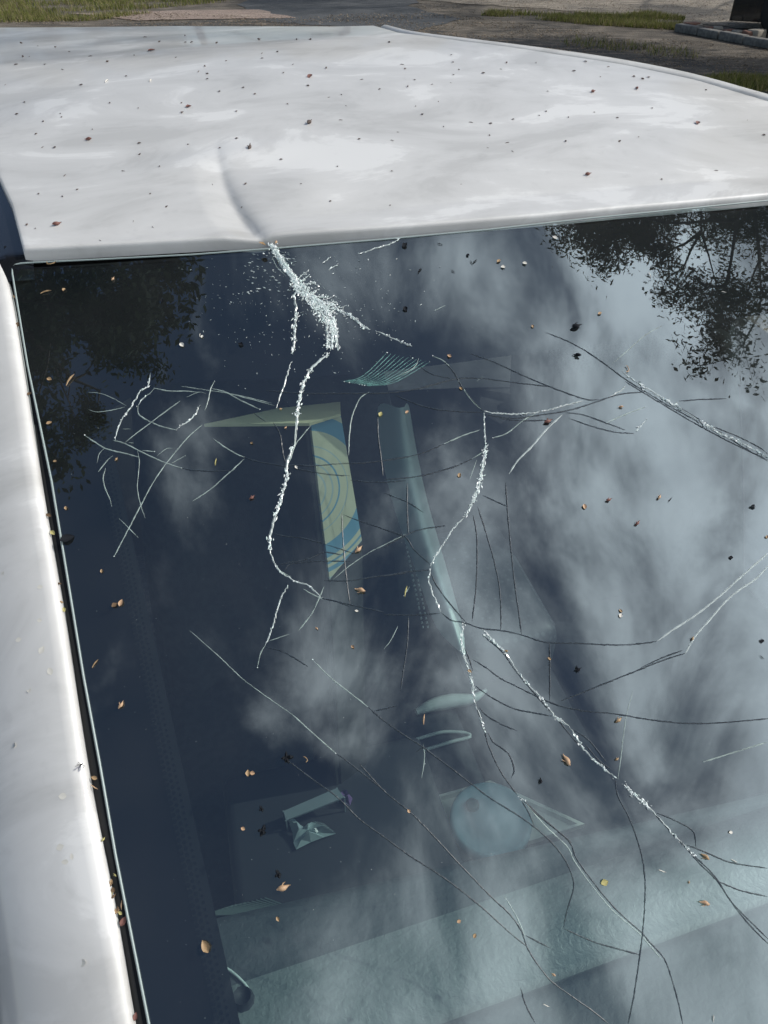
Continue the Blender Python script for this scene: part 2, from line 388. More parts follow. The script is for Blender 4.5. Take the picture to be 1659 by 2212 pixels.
# fading dots beside the print
mb = MB()
def dot_(u, v, r):
    mb.add([gp(u + r * math.cos(a), v + r * math.sin(a), OFF) for a in [k * math.pi / 3 for k in range(6)]], [tuple(range(6))])
pit = 0.0042
v = 0.10
k = 0
while v < VB - .06:
    for q, r in enumerate((0.00185, 0.0016, 0.0012)):
        dot_(uFr(v) + 0.0014 + q * pit * 0.87, v + (pit / 2 if q % 2 else 0), r)
        dot_(2 * UC - uFr(v) - 0.0014 - q * pit * 0.87, v + (pit / 2 if q % 2 else 0), r)
    v += pit
u = glass_uv(1180, 740)[0]
while u < ftu[7]:
    for q in range(9):
        r = 0.00155 * (1 - q * 0.085)
        dot_(u + (0.0022 if q % 2 else 0), vFt(u) + 0.0014 + q * 0.0037, r)
    u += 0.0044
dots = mb.build('frit_dots', FRIT, WS); dots['kind'] = 'stuff'
# pale line at the cut edge of the glass with a rounded corner
epx = [(1659, 434), (1479, 452), (1279, 472), (1054, 497), (829, 518), (575, 539), (415, 551), (200, 562), (75, 568), (45, 570), (32, 573), (27, 580), (27, 592)] + gl_px[1:]
euv = [glass_uv(*p)[:2] for p in epx]
euv = [(1.15, vT(1.15)), (1.0, vT(1.0)), (0.85, vT(.85))] + euv + [(uLg(VB), VB)]
mb = MB(); pts = [gp(a, b, 0.0006) for a, b in euv]; mb.tube(pts, 0.0009, 5)
mb.build('glass_edge', EDGE, WS, True)

# ---- black channel round the glass, roof side trims, pillars
def edge_off(v): return uLg(v)
pil_px = [(0, 534), (25, 619), (60, 843), (97, 1097), (112, 1172), (145, 1362), (186, 1646), (200, 1733), (245, 1928), (290, 2212)]
pil = [gp(*glass_uv(*p)[:2], 0.0) for p in pil_px]
pil_d = pil[-1] - pil[-3]; pil.append(pil[-1] + pil_d / np.linalg.norm(pil_d) * 0.22)
top = [np.array([LEFT[k][0] - 0.062, LEFT[k][1], LEFT[k][2] - 0.004]) for k in (215, 170, 125, 90, 60, 36, 18)]
top = [p for p in top if p[1] > pil[0][1] + 0.06]
inner = np.array(top + pil)
def smooth_path(P, n):
    P = np.array(P); d = np.r_[0, np.cumsum(np.linalg.norm(np.diff(P, axis=0), axis=1))]; x = np.linspace(0, d[-1], n)
    Q = np.stack([np.interp(x, d, P[:, k]) for k in range(3)], 1)
    for _ in range(4): Q[1:-1] = (Q[:-2] + 2 * Q[1:-1] + Q[2:]) / 4
    return Q
inner = smooth_path(inner, 90)
def pillar(inner, sgn, name):
    """sgn=-1: outboard is -u"""
    sec = [(-0.0015, -0.022), (0, -0.004), (0.0008, 0.0), (0.0028, 0.0022), (0.0065, 0.0036), (0.012, 0.0030), (0.024, 0.0002), (0.040, -0.0050), (0.056, -0.0120), (0.072, -0.0205), (0.084, -0.030), (0.092, -0.042), (0.096, -0.056), (0.097, -0.075)]
    rowsP = []
    for i, p in enumerate(inner):
        t = inner[min(i + 1, len(inner) - 1)] - inner[max(i - 1, 0)]; t /= np.linalg.norm(t)
        out = np.array([sgn, 0, 0.0]); out -= t * (out @ t); out /= np.linalg.norm(out)
        nn = np.cross(t, out); nn /= np.linalg.norm(nn); nn = nn if nn[2] > 0 else -nn
        rowsP.append([p + out * a + nn * b for a, b in sec])
    return rowsP
PR = pillar(inner, -1, 'l')
pl = strip('windscreen_pillar', PR, PAINT); pl['label'] = 'white pillar and roof rail on the near side'
inner_r = inner.copy(); inner_r[:, 0] = 2 * UC - inner_r[:, 0] + 0.0
# far-side rail follows the roof's far edge
far = [np.array([RIGHT[k][0] + 0.012, RIGHT[k][1], RIGHT[k][2] - 0.003]) for k in range(220, 4, -12)]
far_low = [np.array([2 * UC - p[0], p[1], p[2]]) for p in pil if p[1] < far[-1][1] - 0.05]
inner_r = smooth_path(np.array(far + far_low), 100)
PR2 = pillar(inner_r, 1, 'r')
# raise a rounded shoulder so that the rail shows beyond the roof edge
p2 = strip('windscreen_pillar', PR2, PAINT); p2['label'] = 'white pillar and roof rail on the far side'
# strips: channel between pillar and glass, left roof trim
chan = []
for i in range(60):
    v = -0.03 + (VB + .06) * i / 59
    a = gp(uLg(max(v, 0)) - 0.001, v, -0.007); b = gp(uLg(max(v, 0)) - 0.055, v, -0.012); m1 = gp(uLg(max(v, 0)) - 0.008, v, -0.004); m2 = gp(uLg(max(v, 0)) - 0.011, v, -0.012)
    chan.append([gp(uLg(max(v, 0)) + 0.004, v, -0.008), a, m1, m2, b])
strip('glass_seal', chan, BLACKTRIM)
for mir in (0, 1):
    tr_ = []
    for i in range(30):
        v = -0.02 + (VB + .02) * i / 29; w0 = max(v, 0)
        row = [gp(uLg(w0) - .004, v, -.010), gp(uLg(w0) + .02, v, -.016), gp(uLg(w0) + .052, v, -.030), gp(uLg(w0) + .045, v, -.07), gp(uLg(w0) - .05, v, -.10)]
        tr_.append([np.array([2 * UC - q[0], q[1], q[2]]) for q in row] if mir else row)
    strip('pillar_trim', tr_, mat('pillar_trim_plastic', (.008, .009, .011), .9, spec=.1))
chan2 = [[np.array([2 * UC - p[0], p[1], p[2]]) for p in r] for r in chan]
strip('glass_seal', chan2, BLACKTRIM)
hs = []
for u in np.linspace(0.006, 1.19, 60):
    p = gp(u, vT(min(max(u, 0), 1.2)) + 0.004, -0.007); hs.append([p, p + np.array([0, 0.02, 0.001]), p + np.array([0, 0.045, -0.004])])
strip('header_seal', hs, BLACKTRIM)
for E, sg, nm in ((LEFT, -1, 'roof_side_trim'), (RIGHT, 1, 'roof_side_trim')):
    rws = []
    wd = 0.055 if sg < 0 else 0.02
    for k in range(0, 221, 7):
        p = E[k]; rws.append([p + np.array([-sg * 0.004, 0, -0.010]), p + np.array([sg * wd * .3, 0, -0.009]), p + np.array([sg * wd * .6, 0, -0.013]), p + np.array([sg * wd, 0, -0.022])])
    e = rws[0]; rws.insert(0, [q + np.array([0, -0.022, -0.014]) for q in e])
    strip(nm, rws, GLOSSBLACK)

# ---- cracks
CROPS = {'A': (1, 0, 0), '1': (.5, 0, 0), '2': (.5, 829.5, 0), '3': (.5, 0, 493.7), '4': (.5, 829.5, 493.7), '5': (.5, 0, 1042.4), '6': (.5, 829.5, 1042.4),
         '7': (.5, 0, 1608.5), '8': (.5, 829.5, 1608.5), 'L': (.26455, 164.6, 768.1), 'M': (.29762, 384, 822.9), 'N': (.26455, 768, 822.9),
         'O': (.29762, 768, 1371.5), 'Q': (.33862, 1097.2, 685.8), 'T': (.16534, 548.6, 493.7), 'H': (.26455, 493.7, 493.7)}
def px(crop, s):
    k, ox, oy = CROPS[crop]
    return [(ox + k * float(a.split(',')[0]), oy + k * float(a.split(',')[1])) for a in s.split()]
CRK = '''
A W5 588,532 607,562 628,592 640,612
A W3 708,765 690,780 670,800 655,830 648,860 643,885 641,930
A W3 632,965 625,985 618,1010 620,1030 612,1060 600,1100 590,1130 583,1160 582,1185
A W1 582,1185 590,1210 605,1235 628,1250 640,1258 665,1265 695,1292
A W3 635,640 640,680 637,700 635,745 632,760
A W1 628,785 617,820 604,860 598,880
A W3 700,650 735,672 760,685 785,705 800,712
A W1 812,716 835,725 870,742
A W3 868,740 890,748
A W1 711,584 729,571
A W1 700,565 713,557
A W1 774,549 801,540 838,528 861,518
A L 641,930 636,965 640,900
A L 937,672 962,660
L W1 605,155 585,250 520,290 490,350 440,430 380,510 340,590 320,690
L W1 585,320 525,370 505,410
L L 505,410 510,480 600,540 700,580 820,610
L W1 1010,410 950,510 820,600
L L 1030,565 930,650 850,740 760,850 700,930 620,1050 530,1220 420,1430 310,1640
L L 850,370 740,450 620,540 500,630 400,710
L L 70,650 140,700 220,750 310,780 400,800 510,830
L L 300,690 400,720 500,770 620,830 740,880 860,920
L D 860,920 950,935 1100,945 1260,938
L L 1120,680 1200,740 1300,800 1370,830
L D 1370,830 1480,865 1650,895 1760,920
L L 1370,845 1280,930 1200,1000 1100,1090 950,1190
L T 500,780 515,850 510,950 500,1080 525,1220 565,1330
L L 240,920 220,1000 235,1080 270,1160 290,1230
L L 1130,210 1095,280 1080,360 1050,450
L L 630,265 760,290 880,290 1000,300
L T 900,340 1000,300 1060,310
L L 1110,270 1220,300 1350,370 1500,440
L T 1200,300 1400,350 1620,410
L T 850,250 1050,280 1300,320 1600,390
L T 100,300 200,310 300,350 410,410
L T 350,1330 420,1400 510,1490
L L 180,950 260,850 300,820
L T 170,880 190,800 230,760
L T 100,440 160,460 270,450 400,420
L T 660,820 740,760 800,760
L L 780,880 890,820
L L 430,710 470,715
L L 540,775 640,785
L T 380,600 445,600
L L 640,265 600,310 540,350
M L 1390,80 1330,120 1290,190 1260,280 1245,400 1240,540
M L 970,320 910,390 850,470 820,560 800,610
M D 690,300 740,380 755,470 770,560 800,620
M D 545,230 640,300
M D 700,1110 800,1130 900,1140 1000,1165 1080,1190
M D 1080,1190 1180,1220 1280,1255
M D 1200,970 1300,1010 1450,1060 1600,1115 1659,1135
M D 730,1335 850,1310 950,1290 1060,1245 1200,1265
M D 780,1370 820,1330 1000,1310 1250,1310
M T 1130,1440 1250,1340 1400,1240 1500,1190 1659,1110
M D 1060,1450 1250,1450 1400,1425 1659,1395
M D 1190,960 1195,1100 1210,1300 1230,1480 1250,1620
M L 720,1345 750,1385 820,1420
M L 910,1510 960,1540 1050,1585
M D 1450,240 1455,400 1475,560 1490,690
M D 780,620 840,610 1000,615 1200,600 1400,590 1659,550
M D 830,630 950,655 1100,680 1250,690
M D 1250,720 1450,735 1659,725
M D 1050,1580 1150,1600 1250,1640
N D 120,100 300,95 500,65 760,0
4 D 150,690 310,650 420,648 560,665 730,685
3 D 1150,700 1300,712 1450,712 1659,712
5 W1 1245,445 1210,510 1185,600 1160,670 1145,705
5 L 1145,705 1125,740 1112,800
5 D 1145,710 1230,735 1330,795
5 L 1350,765 1430,845 1500,900 1590,970
5 D 1590,970 1659,1030 1759,1100 1830,1145 1909,1207
5 T 820,640 950,755 1050,850 1180,945 1260,1000
5 L 1260,1000 1370,1100 1450,1170
5 D 1450,1170 1500,1205 1659,1330
5 L 1400,450 1350,560 1290,640
5 T 1160,685 1250,655
5 D 1390,500 1500,525 1659,560
8 D 180,20 300,110 450,225 600,320 700,400 770,480 810,560 818,620 790,720 775,790
7 D 1550,80 1659,200 1769,290 1859,380 1979,510 2119,655 2199,730 2249,800 2279,880 2319,945 2379,1020 2459,1080 2559,1150 2629,1207
7 D 1230,60 1350,150 1460,230 1550,320 1659,400 1769,480 1909,570 2009,645 2089,710 2199,810 2279,875
8 D 610,825 720,880
8 L 520,655 570,740 610,830
8 D 770,792 900,850 1000,880 1105,908
8 D 1000,150 1010,220 1060,320 1100,430 1120,520 1128,620 1120,780 1105,910 1080,1080 1055,1207
8 D 600,240 700,330 800,420 830,490 900,590 1000,710 1110,810 1145,850 1210,925 1245,1020 1275,1130 1290,1207
8 L 610,250 690,345 790,440 820,500 890,600 990,720 1100,815 1200,930
8 W2 840,0 900,60 1000,145
8 W3 1040,180 1060,200 1120,250 1180,310
8 W2 1180,310 1260,400 1340,480
8 D 1160,290 1260,400 1340,480 1430,570 1500,680 1580,780 1659,860
8 D 1270,400 1350,500 1440,590 1510,690 1659,840
8 D 1180,295 1260,330 1335,375 1348,445
8 D 1300,430 1400,470 1500,510 1659,535
8 D 1440,590 1540,630 1659,658
8 D 590,1050 610,1120 655,1207
8 T 1030,0 1010,150
8 D 870,0 930,70 985,110
6 T 1075,900 1045,1020 1020,1207
6 L 1380,1207 1659,1120
O W2 770,60 800,180 820,270 850,360 855,440
O D 780,80 820,160 850,260
O W2 855,440 880,530 920,640 940,700
O D 855,440 880,530 920,640 940,700 960,790 1040,970 1120,1090 1180,1170
O W1 1180,1170 1240,1215
O D 1240,1215 1290,1280 1400,1370 1500,1450 1570,1510
O D 960,710 1000,780 1060,820 1110,865 1140,930 1150,990 1130,1040
O D 1190,1180 1240,1260 1300,1390
O D 870,370 950,430 1050,490 1150,535 1260,560 1430,590
O D 850,180 950,240 1050,315 1170,375 1280,430 1400,485 1520,525 1659,550
O D 900,530 950,585 1050,645 1170,695
O W2 930,0 1000,50 1080,120 1130,190 1170,260 1260,370 1330,440 1400,530
O W3 1400,530 1450,600 1550,660
O W2 1550,660 1600,740 1659,830
O D 920,0 1070,130 1160,260 1320,450 1400,540 1480,630 1560,730 1659,840
O D 1405,50 1410,200 1410,480
O D 130,555 300,515
O T 490,790 500,900 480,1040
O D 440,850 490,820 540,850
6 D 720,955 850,985 1000,1000 1150,1025 1300,1040 1450,1038 1659,1020
6 D 800,1060 880,1110 960,1207
6 D 0,200 90,235 130,290 200,355
6 D 0,280 80,235 150,205 270,185
6 D 0,45 100,85 170,130
6 D 0,570 120,572 240,565
6 D 0,405 100,385 200,378
6 D 100,0 100,120 105,225
6 W3 425,0 405,30 380,90 350,145
6 W1 350,145 300,200 260,260 215,330 200,360
6 W1 200,370 195,430 215,490 245,560
6 D 245,560 290,595 345,605 420,630 510,640 600,660 700,690 850,695 1000,702 1120,695 1180,685
6 P 1180,685 1250,635 1350,570 1450,490 1550,400 1659,305
6 P 1300,740 1340,670 1400,600 1500,490 1600,420 1659,360
6 D 1300,738 1200,770 1100,810 950,870 850,910 760,945
6 D 1290,725 1200,758 1110,800
6 D 385,140 400,230 402,350 395,480 380,600
6 D 405,105 450,250 485,380 503,500 505,640
6 D 525,0 540,200 560,400 580,550 595,655
6 D 425,55 480,80 535,105
6 D 200,390 230,450 290,530 350,600
6 W2 345,605 335,680 345,760 370,820 380,900
6 W2 420,630 470,680 520,735
6 D 715,690 716,940
6 L 110,450 85,490
6 T 60,620 30,680 0,720
6 D 105,580 100,700 70,900
4 D 370,540 480,580 600,635 720,685 800,715 880,740 930,738
4 D 150,595 210,630 300,650
4 L 210,550 260,575 300,620
4 D 260,575 300,620 340,690 390,750 430,790
4 L 320,660 380,745 430,790
4 D 50,720 130,755 220,780 320,790 430,795
4 W1 435,790 500,800 600,800 680,790 760,770 860,745
4 D 440,805 560,820 680,805 800,785 900,755 970,730 1030,715 1130,705
4 W1 970,730 1015,705 1040,685
4 D 500,822 600,830 700,828
4 D 800,820 900,855 1000,880 1080,885
4 W1 1090,870 1100,860 1135,825
4 D 780,795 860,805 960,840 1040,870
4 L 960,840 1050,800 1130,770
4 P 770,805 700,870 640,940 580,1000 540,1060
4 L 655,800 600,830 530,885 470,905
4 L 415,870 340,895 260,930
4 D 260,930 150,975 0,1005
4 L 440,960 380,995
4 D 380,995 300,1030 150,1070 0,1085
4 W1 430,800 435,870 440,930
4 W3 440,940 430,1000 415,1080 400,1130 370,1200
4 T 400,1000 370,1085
4 D 700,450 800,490 880,535 960,590 1040,650 1130,705 1220,760 1330,820 1450,880 1560,950 1659,1005
4 D 1040,660 1130,715 1230,775 1340,840 1500,925 1659,1000
4 W1 1030,620 1100,670
4 W3 1100,670 1180,720 1260,765
4 W2 1260,765 1370,835
4 W3 1370,835 1450,885 1530,920
4 W2 1530,920 1659,990
4 D 1270,770 1400,845 1520,895 1620,945 1659,975
4 D 1275,745 1380,738 1480,735
4 T 985,585 1060,520 1130,460 1200,420
4 T 400,660 425,640
3 T 1180,95 1210,160 1260,215
3 T 1175,120 1195,165 1235,205
4 T 150,560 130,600 60,640
'''
# the fan of fine bluish-green arcs beside the main strike
for k in range(11):
    a = (690 + 9 * k, 834 - 0.6 * k); b = (868 + 6.5 * k, 757 + 4.6 * k)
    a = (738 + 5.5 * k, 824 + 1.0 * k); b = (836 + 9.2 * k, 762 + 2.0 * k)
    mid = ((a[0] * .45 + b[0] * .55) + 8, (a[1] * .45 + b[1] * .55) + 9)
    q = ((a[0] + mid[0]) / 2 + 5, (a[1] + mid[1]) / 2 + 6)
    CRK += 'A G %.1f,%.1f %.1f,%.1f %.1f,%.1f %.1f,%.1f\n' % (*a, *q, *mid, *b)
for k in range(9):
    a = (634 + rnd.uniform(-2, 8), 600 + rnd.uniform(0, 10)); b = (708 + rnd.uniform(-10, 12), 690 + rnd.uniform(-10, 12)); P_ = ['%.0f,%.0f' % a]
    for t in (.25, .5, .75): P_.append('%.0f,%.0f' % (a[0] + (b[0] - a[0]) * t + rnd.gauss(0, 9), a[1] + (b[1] - a[1]) * t + rnd.gauss(0, 7)))
    CRK += 'A %s %s %.0f,%.0f\n' % (rnd.choice(['W3', 'W1']), ' '.join(P_), *b)
for k in range(5):
    x_ = 706 + k * 4
    CRK += 'A W3 %.0f,%.0f %.0f,%.0f %.0f,%.0f\n' % (x_ + rnd.gauss(0, 4), 688, x_ + 4 + rnd.gauss(0, 4), 718, x_ + 2 + rnd.gauss(0, 4), 752)
CR_G = crack_mat('green_crack', (0.20, 0.44, 0.40), 0.55, 0.2)

def resample(pts, step):
    P = np.array(pts, float)
    if len(P) > 2:                       # Catmull-Rom
        Q = np.vstack([2 * P[0] - P[1], P, 2 * P[-1] - P[-2]]); out = []
        for i in range(1, len(Q) - 2):
            n = max(2, int(np.linalg.norm(Q[i + 1] - Q[i]) / step))
            for t in np.linspace(0, 1, n, endpoint=False):
                a, b, c, d = Q[i - 1], Q[i], Q[i + 1], Q[i + 2]
                out.append(0.5 * ((2 * b) + (-a + c) * t + (2 * a - 5 * b + 4 * c - d) * t * t + (-a + 3 * b - 3 * c + d) * t ** 3))
        out.append(P[-1]); return np.array(out)
    n = max(2, int(np.linalg.norm(P[1] - P[0]) / step))
    return np.array([P[0] + (P[1] - P[0]) * t for t in np.linspace(0, 1, n + 1)])
TU = np.array([1.0, 0, 0]); TVv = np.array([0, -cr, -sr])
def surf_n(u):
    n = NS + TU * (2 * KB * (u - UC)); return n / np.linalg.norm(n)
def chip(mb, u, v, size, mi=0, lift=0.0004, long=1.0, ang=None):
    c = gp(u, v, lift); n = surf_n(u); a = rnd.uniform(0, 6.283) if ang is None else ang
    e1 = TU * math.cos(a) + TVv * math.sin(a); e2 = np.cross(n, e1)
    l = size * long * rnd.uniform(.6, 1.2); w = size * rnd.uniform(.4, .9); h = size * rnd.uniform(.15, .55)
    mb.add([c - e1 * l / 2, c + e2 * w / 2, c + e1 * l / 2, c - e2 * w / 2, c + n * h + e1 * rnd.uniform(-.3, .3) * l], [(0, 1, 4), (1, 2, 4), (2, 3, 4), (3, 0, 4)], mi)
STY = {'D': (1.55, CR_D), 'L': (1.25, CR_L), 'T': (0.8, CR_L), 'P': (1.9, CR_W), 'G': (0.75, CR_G), 'W1': (1.5, CR_W), 'W2': (1.6, CR_W), 'W3': (2.6, CR_W), 'W5': (5.0, CR_W)}
M1 = lambda t: t / FPX                # one picture unit at distance t, in metres
for line in CRK.strip().split('\n'):
    crop, st, s = line.split(' ', 2)
    pts = resample(px(crop, s), 5.0)
    w, m = STY[st]; n = len(pts)
    jit = 0.32 if st in 'DLTPG' else 1.2
    uvs = []
    for i, p in enumerate(pts):
        q = p + (np.array([rnd.gauss(0, jit * .6), rnd.gauss(0, jit * .6)]) if 0 < i < n - 1 else 0)
        uvs.append(glass_uv(*q))
    mb = MB(); vs = []
    for i in range(n):
        a = np.array(uvs[max(i - 1, 0)][:2]); b = np.array(uvs[min(i + 1, n - 1)][:2]); d = b - a; d /= max(np.linalg.norm(d), 1e-9)
        u, v, t = uvs[i]; pr = np.array([-d[1], d[0]])
        e = min(1, 0.25 + min(i, n - 1 - i) / 4.0) * rnd.uniform(0.75, 1.25)
        hw = w * M1(t) * e
        h = hw * 0.6
        vs += [gp(u + pr[0] * hw, v + pr[1] * hw, 0.0002), gp(u, v, 0.0002 + h), gp(u - pr[0] * hw, v - pr[1] * hw, 0.0002)]
    fs = []
    for i in range(n - 1):
        for j in (0, 1): fs.append((3 * i + j, 3 * i + j + 1, 3 * i + 4 + j, 3 * i + 3 + j))
    mb.add(vs, fs, 0)
    if st in ('W1', 'W2', 'W3', 'W5'):
        spread, per, sz = {'W1': (2.2, 1.2, 3.2), 'W2': (3.0, 2.6, 3.4), 'W3': (5.6, 6.0, 3.9), 'W5': (9, 12, 4.5)}[st]
        ph_ = rnd.uniform(0, 9)
        for i in range(n):
            if st in ('W2', 'W3') and math.sin(i * .47 + ph_) + math.sin(i * .21 + 2 * ph_) + rnd.gauss(0, .5) < -.35: continue
            for _ in range(int(per) if rnd.random() > per - int(per) else int(per) + 1):
                t = uvs[i][2]; u, v = uvs[i][0] + rnd.gauss(0, spread * .5) * M1(t), uvs[i][1] + rnd.gauss(0, spread * .5) * M1(t)
                if st == 'W1' and rnd.random() < .25: continue
                j0, j1 = max(0, i - 1), min(n - 1, i + 1); dd_ = np.array(uvs[j1][:2]) - np.array(uvs[j0][:2])
                chip(mb, u, v, M1(t) * rnd.uniform(.4, 1.3) * sz, 1, 0.0006, rnd.choice([1, 1.8, 2.6]), math.atan2(dd_[1], dd_[0]) + rnd.gauss(0, .35))
    if st in ('L', 'P', 'G') and rnd.random() < .6:
        u, v, t = uvs[rnd.choice([0, n - 1])]; chip(mb, u, v, M1(t) * 3.5, 1)
    mb.build('crack', [m, CHIP], WS)
# crushed powder round the strike
mb = MB()
STRANDS = True
def cpx(x, y, s, **k):
    u, v, t = glass_uv(x, y); chip(mb, u, v, M1(t) * s, **k)
for _ in range(160):                    # body of the strike
    t = rnd.random() ** .8; x = 625 + 90 * t + rnd.gauss(0, 9 - 3 * t); y = 598 + 105 * t + rnd.gauss(0, 9)
    cpx(x, y, rnd.uniform(1.5, 5), long=rnd.choice([1, 2, 3]))
for _ in range(160):                    # main drop below it
    x = 712 + rnd.gauss(0, 7); y = rnd.uniform(690, 752); cpx(x, y, rnd.uniform(2, 5.5))
for _ in range(300):                    # wide white streak up to the roof
    t = rnd.random(); cpx(588 + 50 * t + rnd.gauss(0, 2.5), 532 + 78 * t + rnd.gauss(0, 2), rnd.uniform(3, 7), long=2.2, ang=0.9)
strike = mb.build('crushed_glass', CHIP, WS); strike['kind'] = 'stuff'
mb = MB()
for _ in range(30):                     # needles thrown out of the strike
    t = rnd.random(); x0 = 635 + 80 * t; y0 = 605 + 80 * t
    a = rnd.choice([rnd.uniform(-1.1, .5), rnd.uniform(-1.1, .5), rnd.uniform(2.4, 3.6)]); ln = rnd.uniform(16, 46) if abs(a) < 2 else rnd.uniform(8, 24)
    x, y = x0, y0; uu = glass_uv(x, y); prev = gp(uu[0], uu[1], .0005)
    pts = [prev]
    for k in range(4):
        x += math.cos(a) * ln / 4; y += math.sin(a) * ln / 4; a += rnd.gauss(0, .3); uu = glass_uv(x, y); pts.append(gp(uu[0], uu[1], .0006))
        for _q in range(3): cpx(x + rnd.gauss(0, 1.6), y + rnd.gauss(0, 1.6), rnd.uniform(2, 5.0))
    mb.tube(pts, [M1(uu[2]) * .75 * q for q in (1, .9, .8, .6, .3)], 3)
needles = mb.build('glass_needles', CHIP, WS); needles['kind'] = 'stuff'
mb = MB()
for _ in range(420):
    x = rnd.gauss(650, 110); y = rnd.gauss(655, 70)
    if y < 545 or y > 900 or x < 60: continue
    cpx(x, y, rnd.uniform(.8, 2.6), long=rnd.choice([1, 2, 3]))
for _ in range(60):
    x = rnd.uniform(525, 640); y = 545 + rnd.random() ** 1.2 * 90; cpx(x, y, rnd.uniform(2, 4.5), long=2.4, ang=rnd.uniform(.2, .7))
for _ in range(260):
    x = rnd.uniform(150, 1650); y = rnd.uniform(620, 2200)
    if glass_uv(x, y)[0] < uLg(glass_uv(x, y)[1]) + .01: continue
    cpx(x, y, rnd.uniform(.7, 1.8))
gd = mb.build('glass_dust', CHIPF, WS); gd['kind'] = 'stuff'

# ------------------------------------------------------------------ cabin
FABRIC_D = mat('charcoal_fabric', (0.030, 0.034, 0.040), 0.9, noise=(60, (0.045, 0.05, 0.055), .4, .6), bump=(500, .3, .001))
FABRIC_L = mat('grey_leather_and_sun', (0.52, 0.60, 0.57), 0.45, bump=(120, .25, .001))  # pale tone of the small rims, also painted sunlight on bolster and console roll
DASH = mat('dash_leather', (0.052, 0.062, 0.066), 0.6, noise=(5, (0.07, 0.082, 0.082), .3, .7))
def add_leather(m, sc=190, st=.4):
    t = m.node_tree; tc = t.nodes.new('ShaderNodeTexCoord'); v = t.nodes.new('ShaderNodeTexNoise'); v.inputs['Scale'].default_value = sc; v.inputs['Detail'].default_value = 4; v.inputs['Distortion'].default_value = .4
    b = t.nodes.new('ShaderNodeBump'); b.inputs['Strength'].default_value = st; b.inputs['Distance'].default_value = .0025
    t.links.new(tc.outputs['Object'], v.inputs[0]); t.links.new(v.outputs['Fac'], b.inputs['Height']); t.links.new(b.outputs[0], t.nodes['Principled BSDF'].inputs['Normal'])
add_leather(DASH)
DASH_LIT = mat('dash_leather_sunlit', (0.14, 0.165, 0.16), 0.5)  # lighter leather puts the sunlit band above the seam into the colour
add_leather(DASH_LIT, 220, .5)
DARKIN = mat('dark_cabin_plastic', (0.02, 0.022, 0.026), 0.7)
HEAD = mat('headliner_cloth', (0.28, 0.28, 0.27), 0.95)
STITCH = mat('pale_stitching', (0.5, 0.55, 0.53), 0.8)
zd = 1.035
# dash: rows from the glass base backwards
dl = [onz(430, 1985, zd), onz(1255, 1780, zd), onz(1659, 1712, zd)]
kd = np.polyfit([p[0] for p in dl], [p[1] for p in dl], 1)
sm = [onz(940, 2212, zd + .004), onz(1300, 2077, zd + .004), onz(1659, 1946, zd + .004)]
ks = np.polyfit([p[0] for p in sm], [p[1] for p in sm], 1)
print('dash rear c', dl, 'seam', sm)
rowsP = []
secs = []
for u in np.linspace(-0.03, 1.23, 50):
    cb = np.polyval(kd, u); cs = np.polyval(ks, u)
    secs.append([(u, -0.86, zd + .0), (u, cs - .012, zd + .012), (u, cs - .005, zd + .010), (u, cs, zd - .002), (u, cs + .006, zd + .006), (u, cs + .03, zd + .010), (u, cs + .075, zd + .002),
                 (u, (cs + cb) / 2 + .02, zd + .001), (u, cb - .012, zd), (u, cb - .003, zd - .004), (u, cb, zd - .015), (u, cb - .01, zd - .12), (u, cb - .06, zd - .30), (u, cb - .10, .30)])
dash = grid_mesh('dashboard', np.array(secs), DASH, CAR); dash.data.materials.append(DASH_LIT); dash.data.polygons.foreach_set('material_index', [1 if 3 <= (k % 13) <= 5 else 0 for k in range(len(dash.data.polygons))]); dash['label'] = 'grey leather-grained dashboard with a stitched seam'
# side vent on the dash corner
mb = MB(); ring = px('7', '885,960 930,950 985,970 1040,1015 1075,1060 1068,1090 1035,1095 930,1130')
mb.tube([onz(x, y, zd + .004) for x, y in resample(ring, 6)], .0011, 5); mb.build('vent_rim', FABRIC_L, dash, True)
mb = MB(); p = onz(526, 2160, zd + .006); mb.tube([p, p + np.array([0, 0, .010])], [.009, .007], 10); mb.build('vent_knob', DARKIN, dash, True)
# floor and shell
mb = MB(); mb.box((-0.05, -0.75, .28), (1.25, 1.9, .30)); mb.build('cabin_floor', DARKIN, CAR)
HL = G.copy(); HL = HL[2:-2:6, 2:-2:6]; HL[:, :, 2] -= 0.045
grid_mesh('headliner', HL, HEAD, CAR)

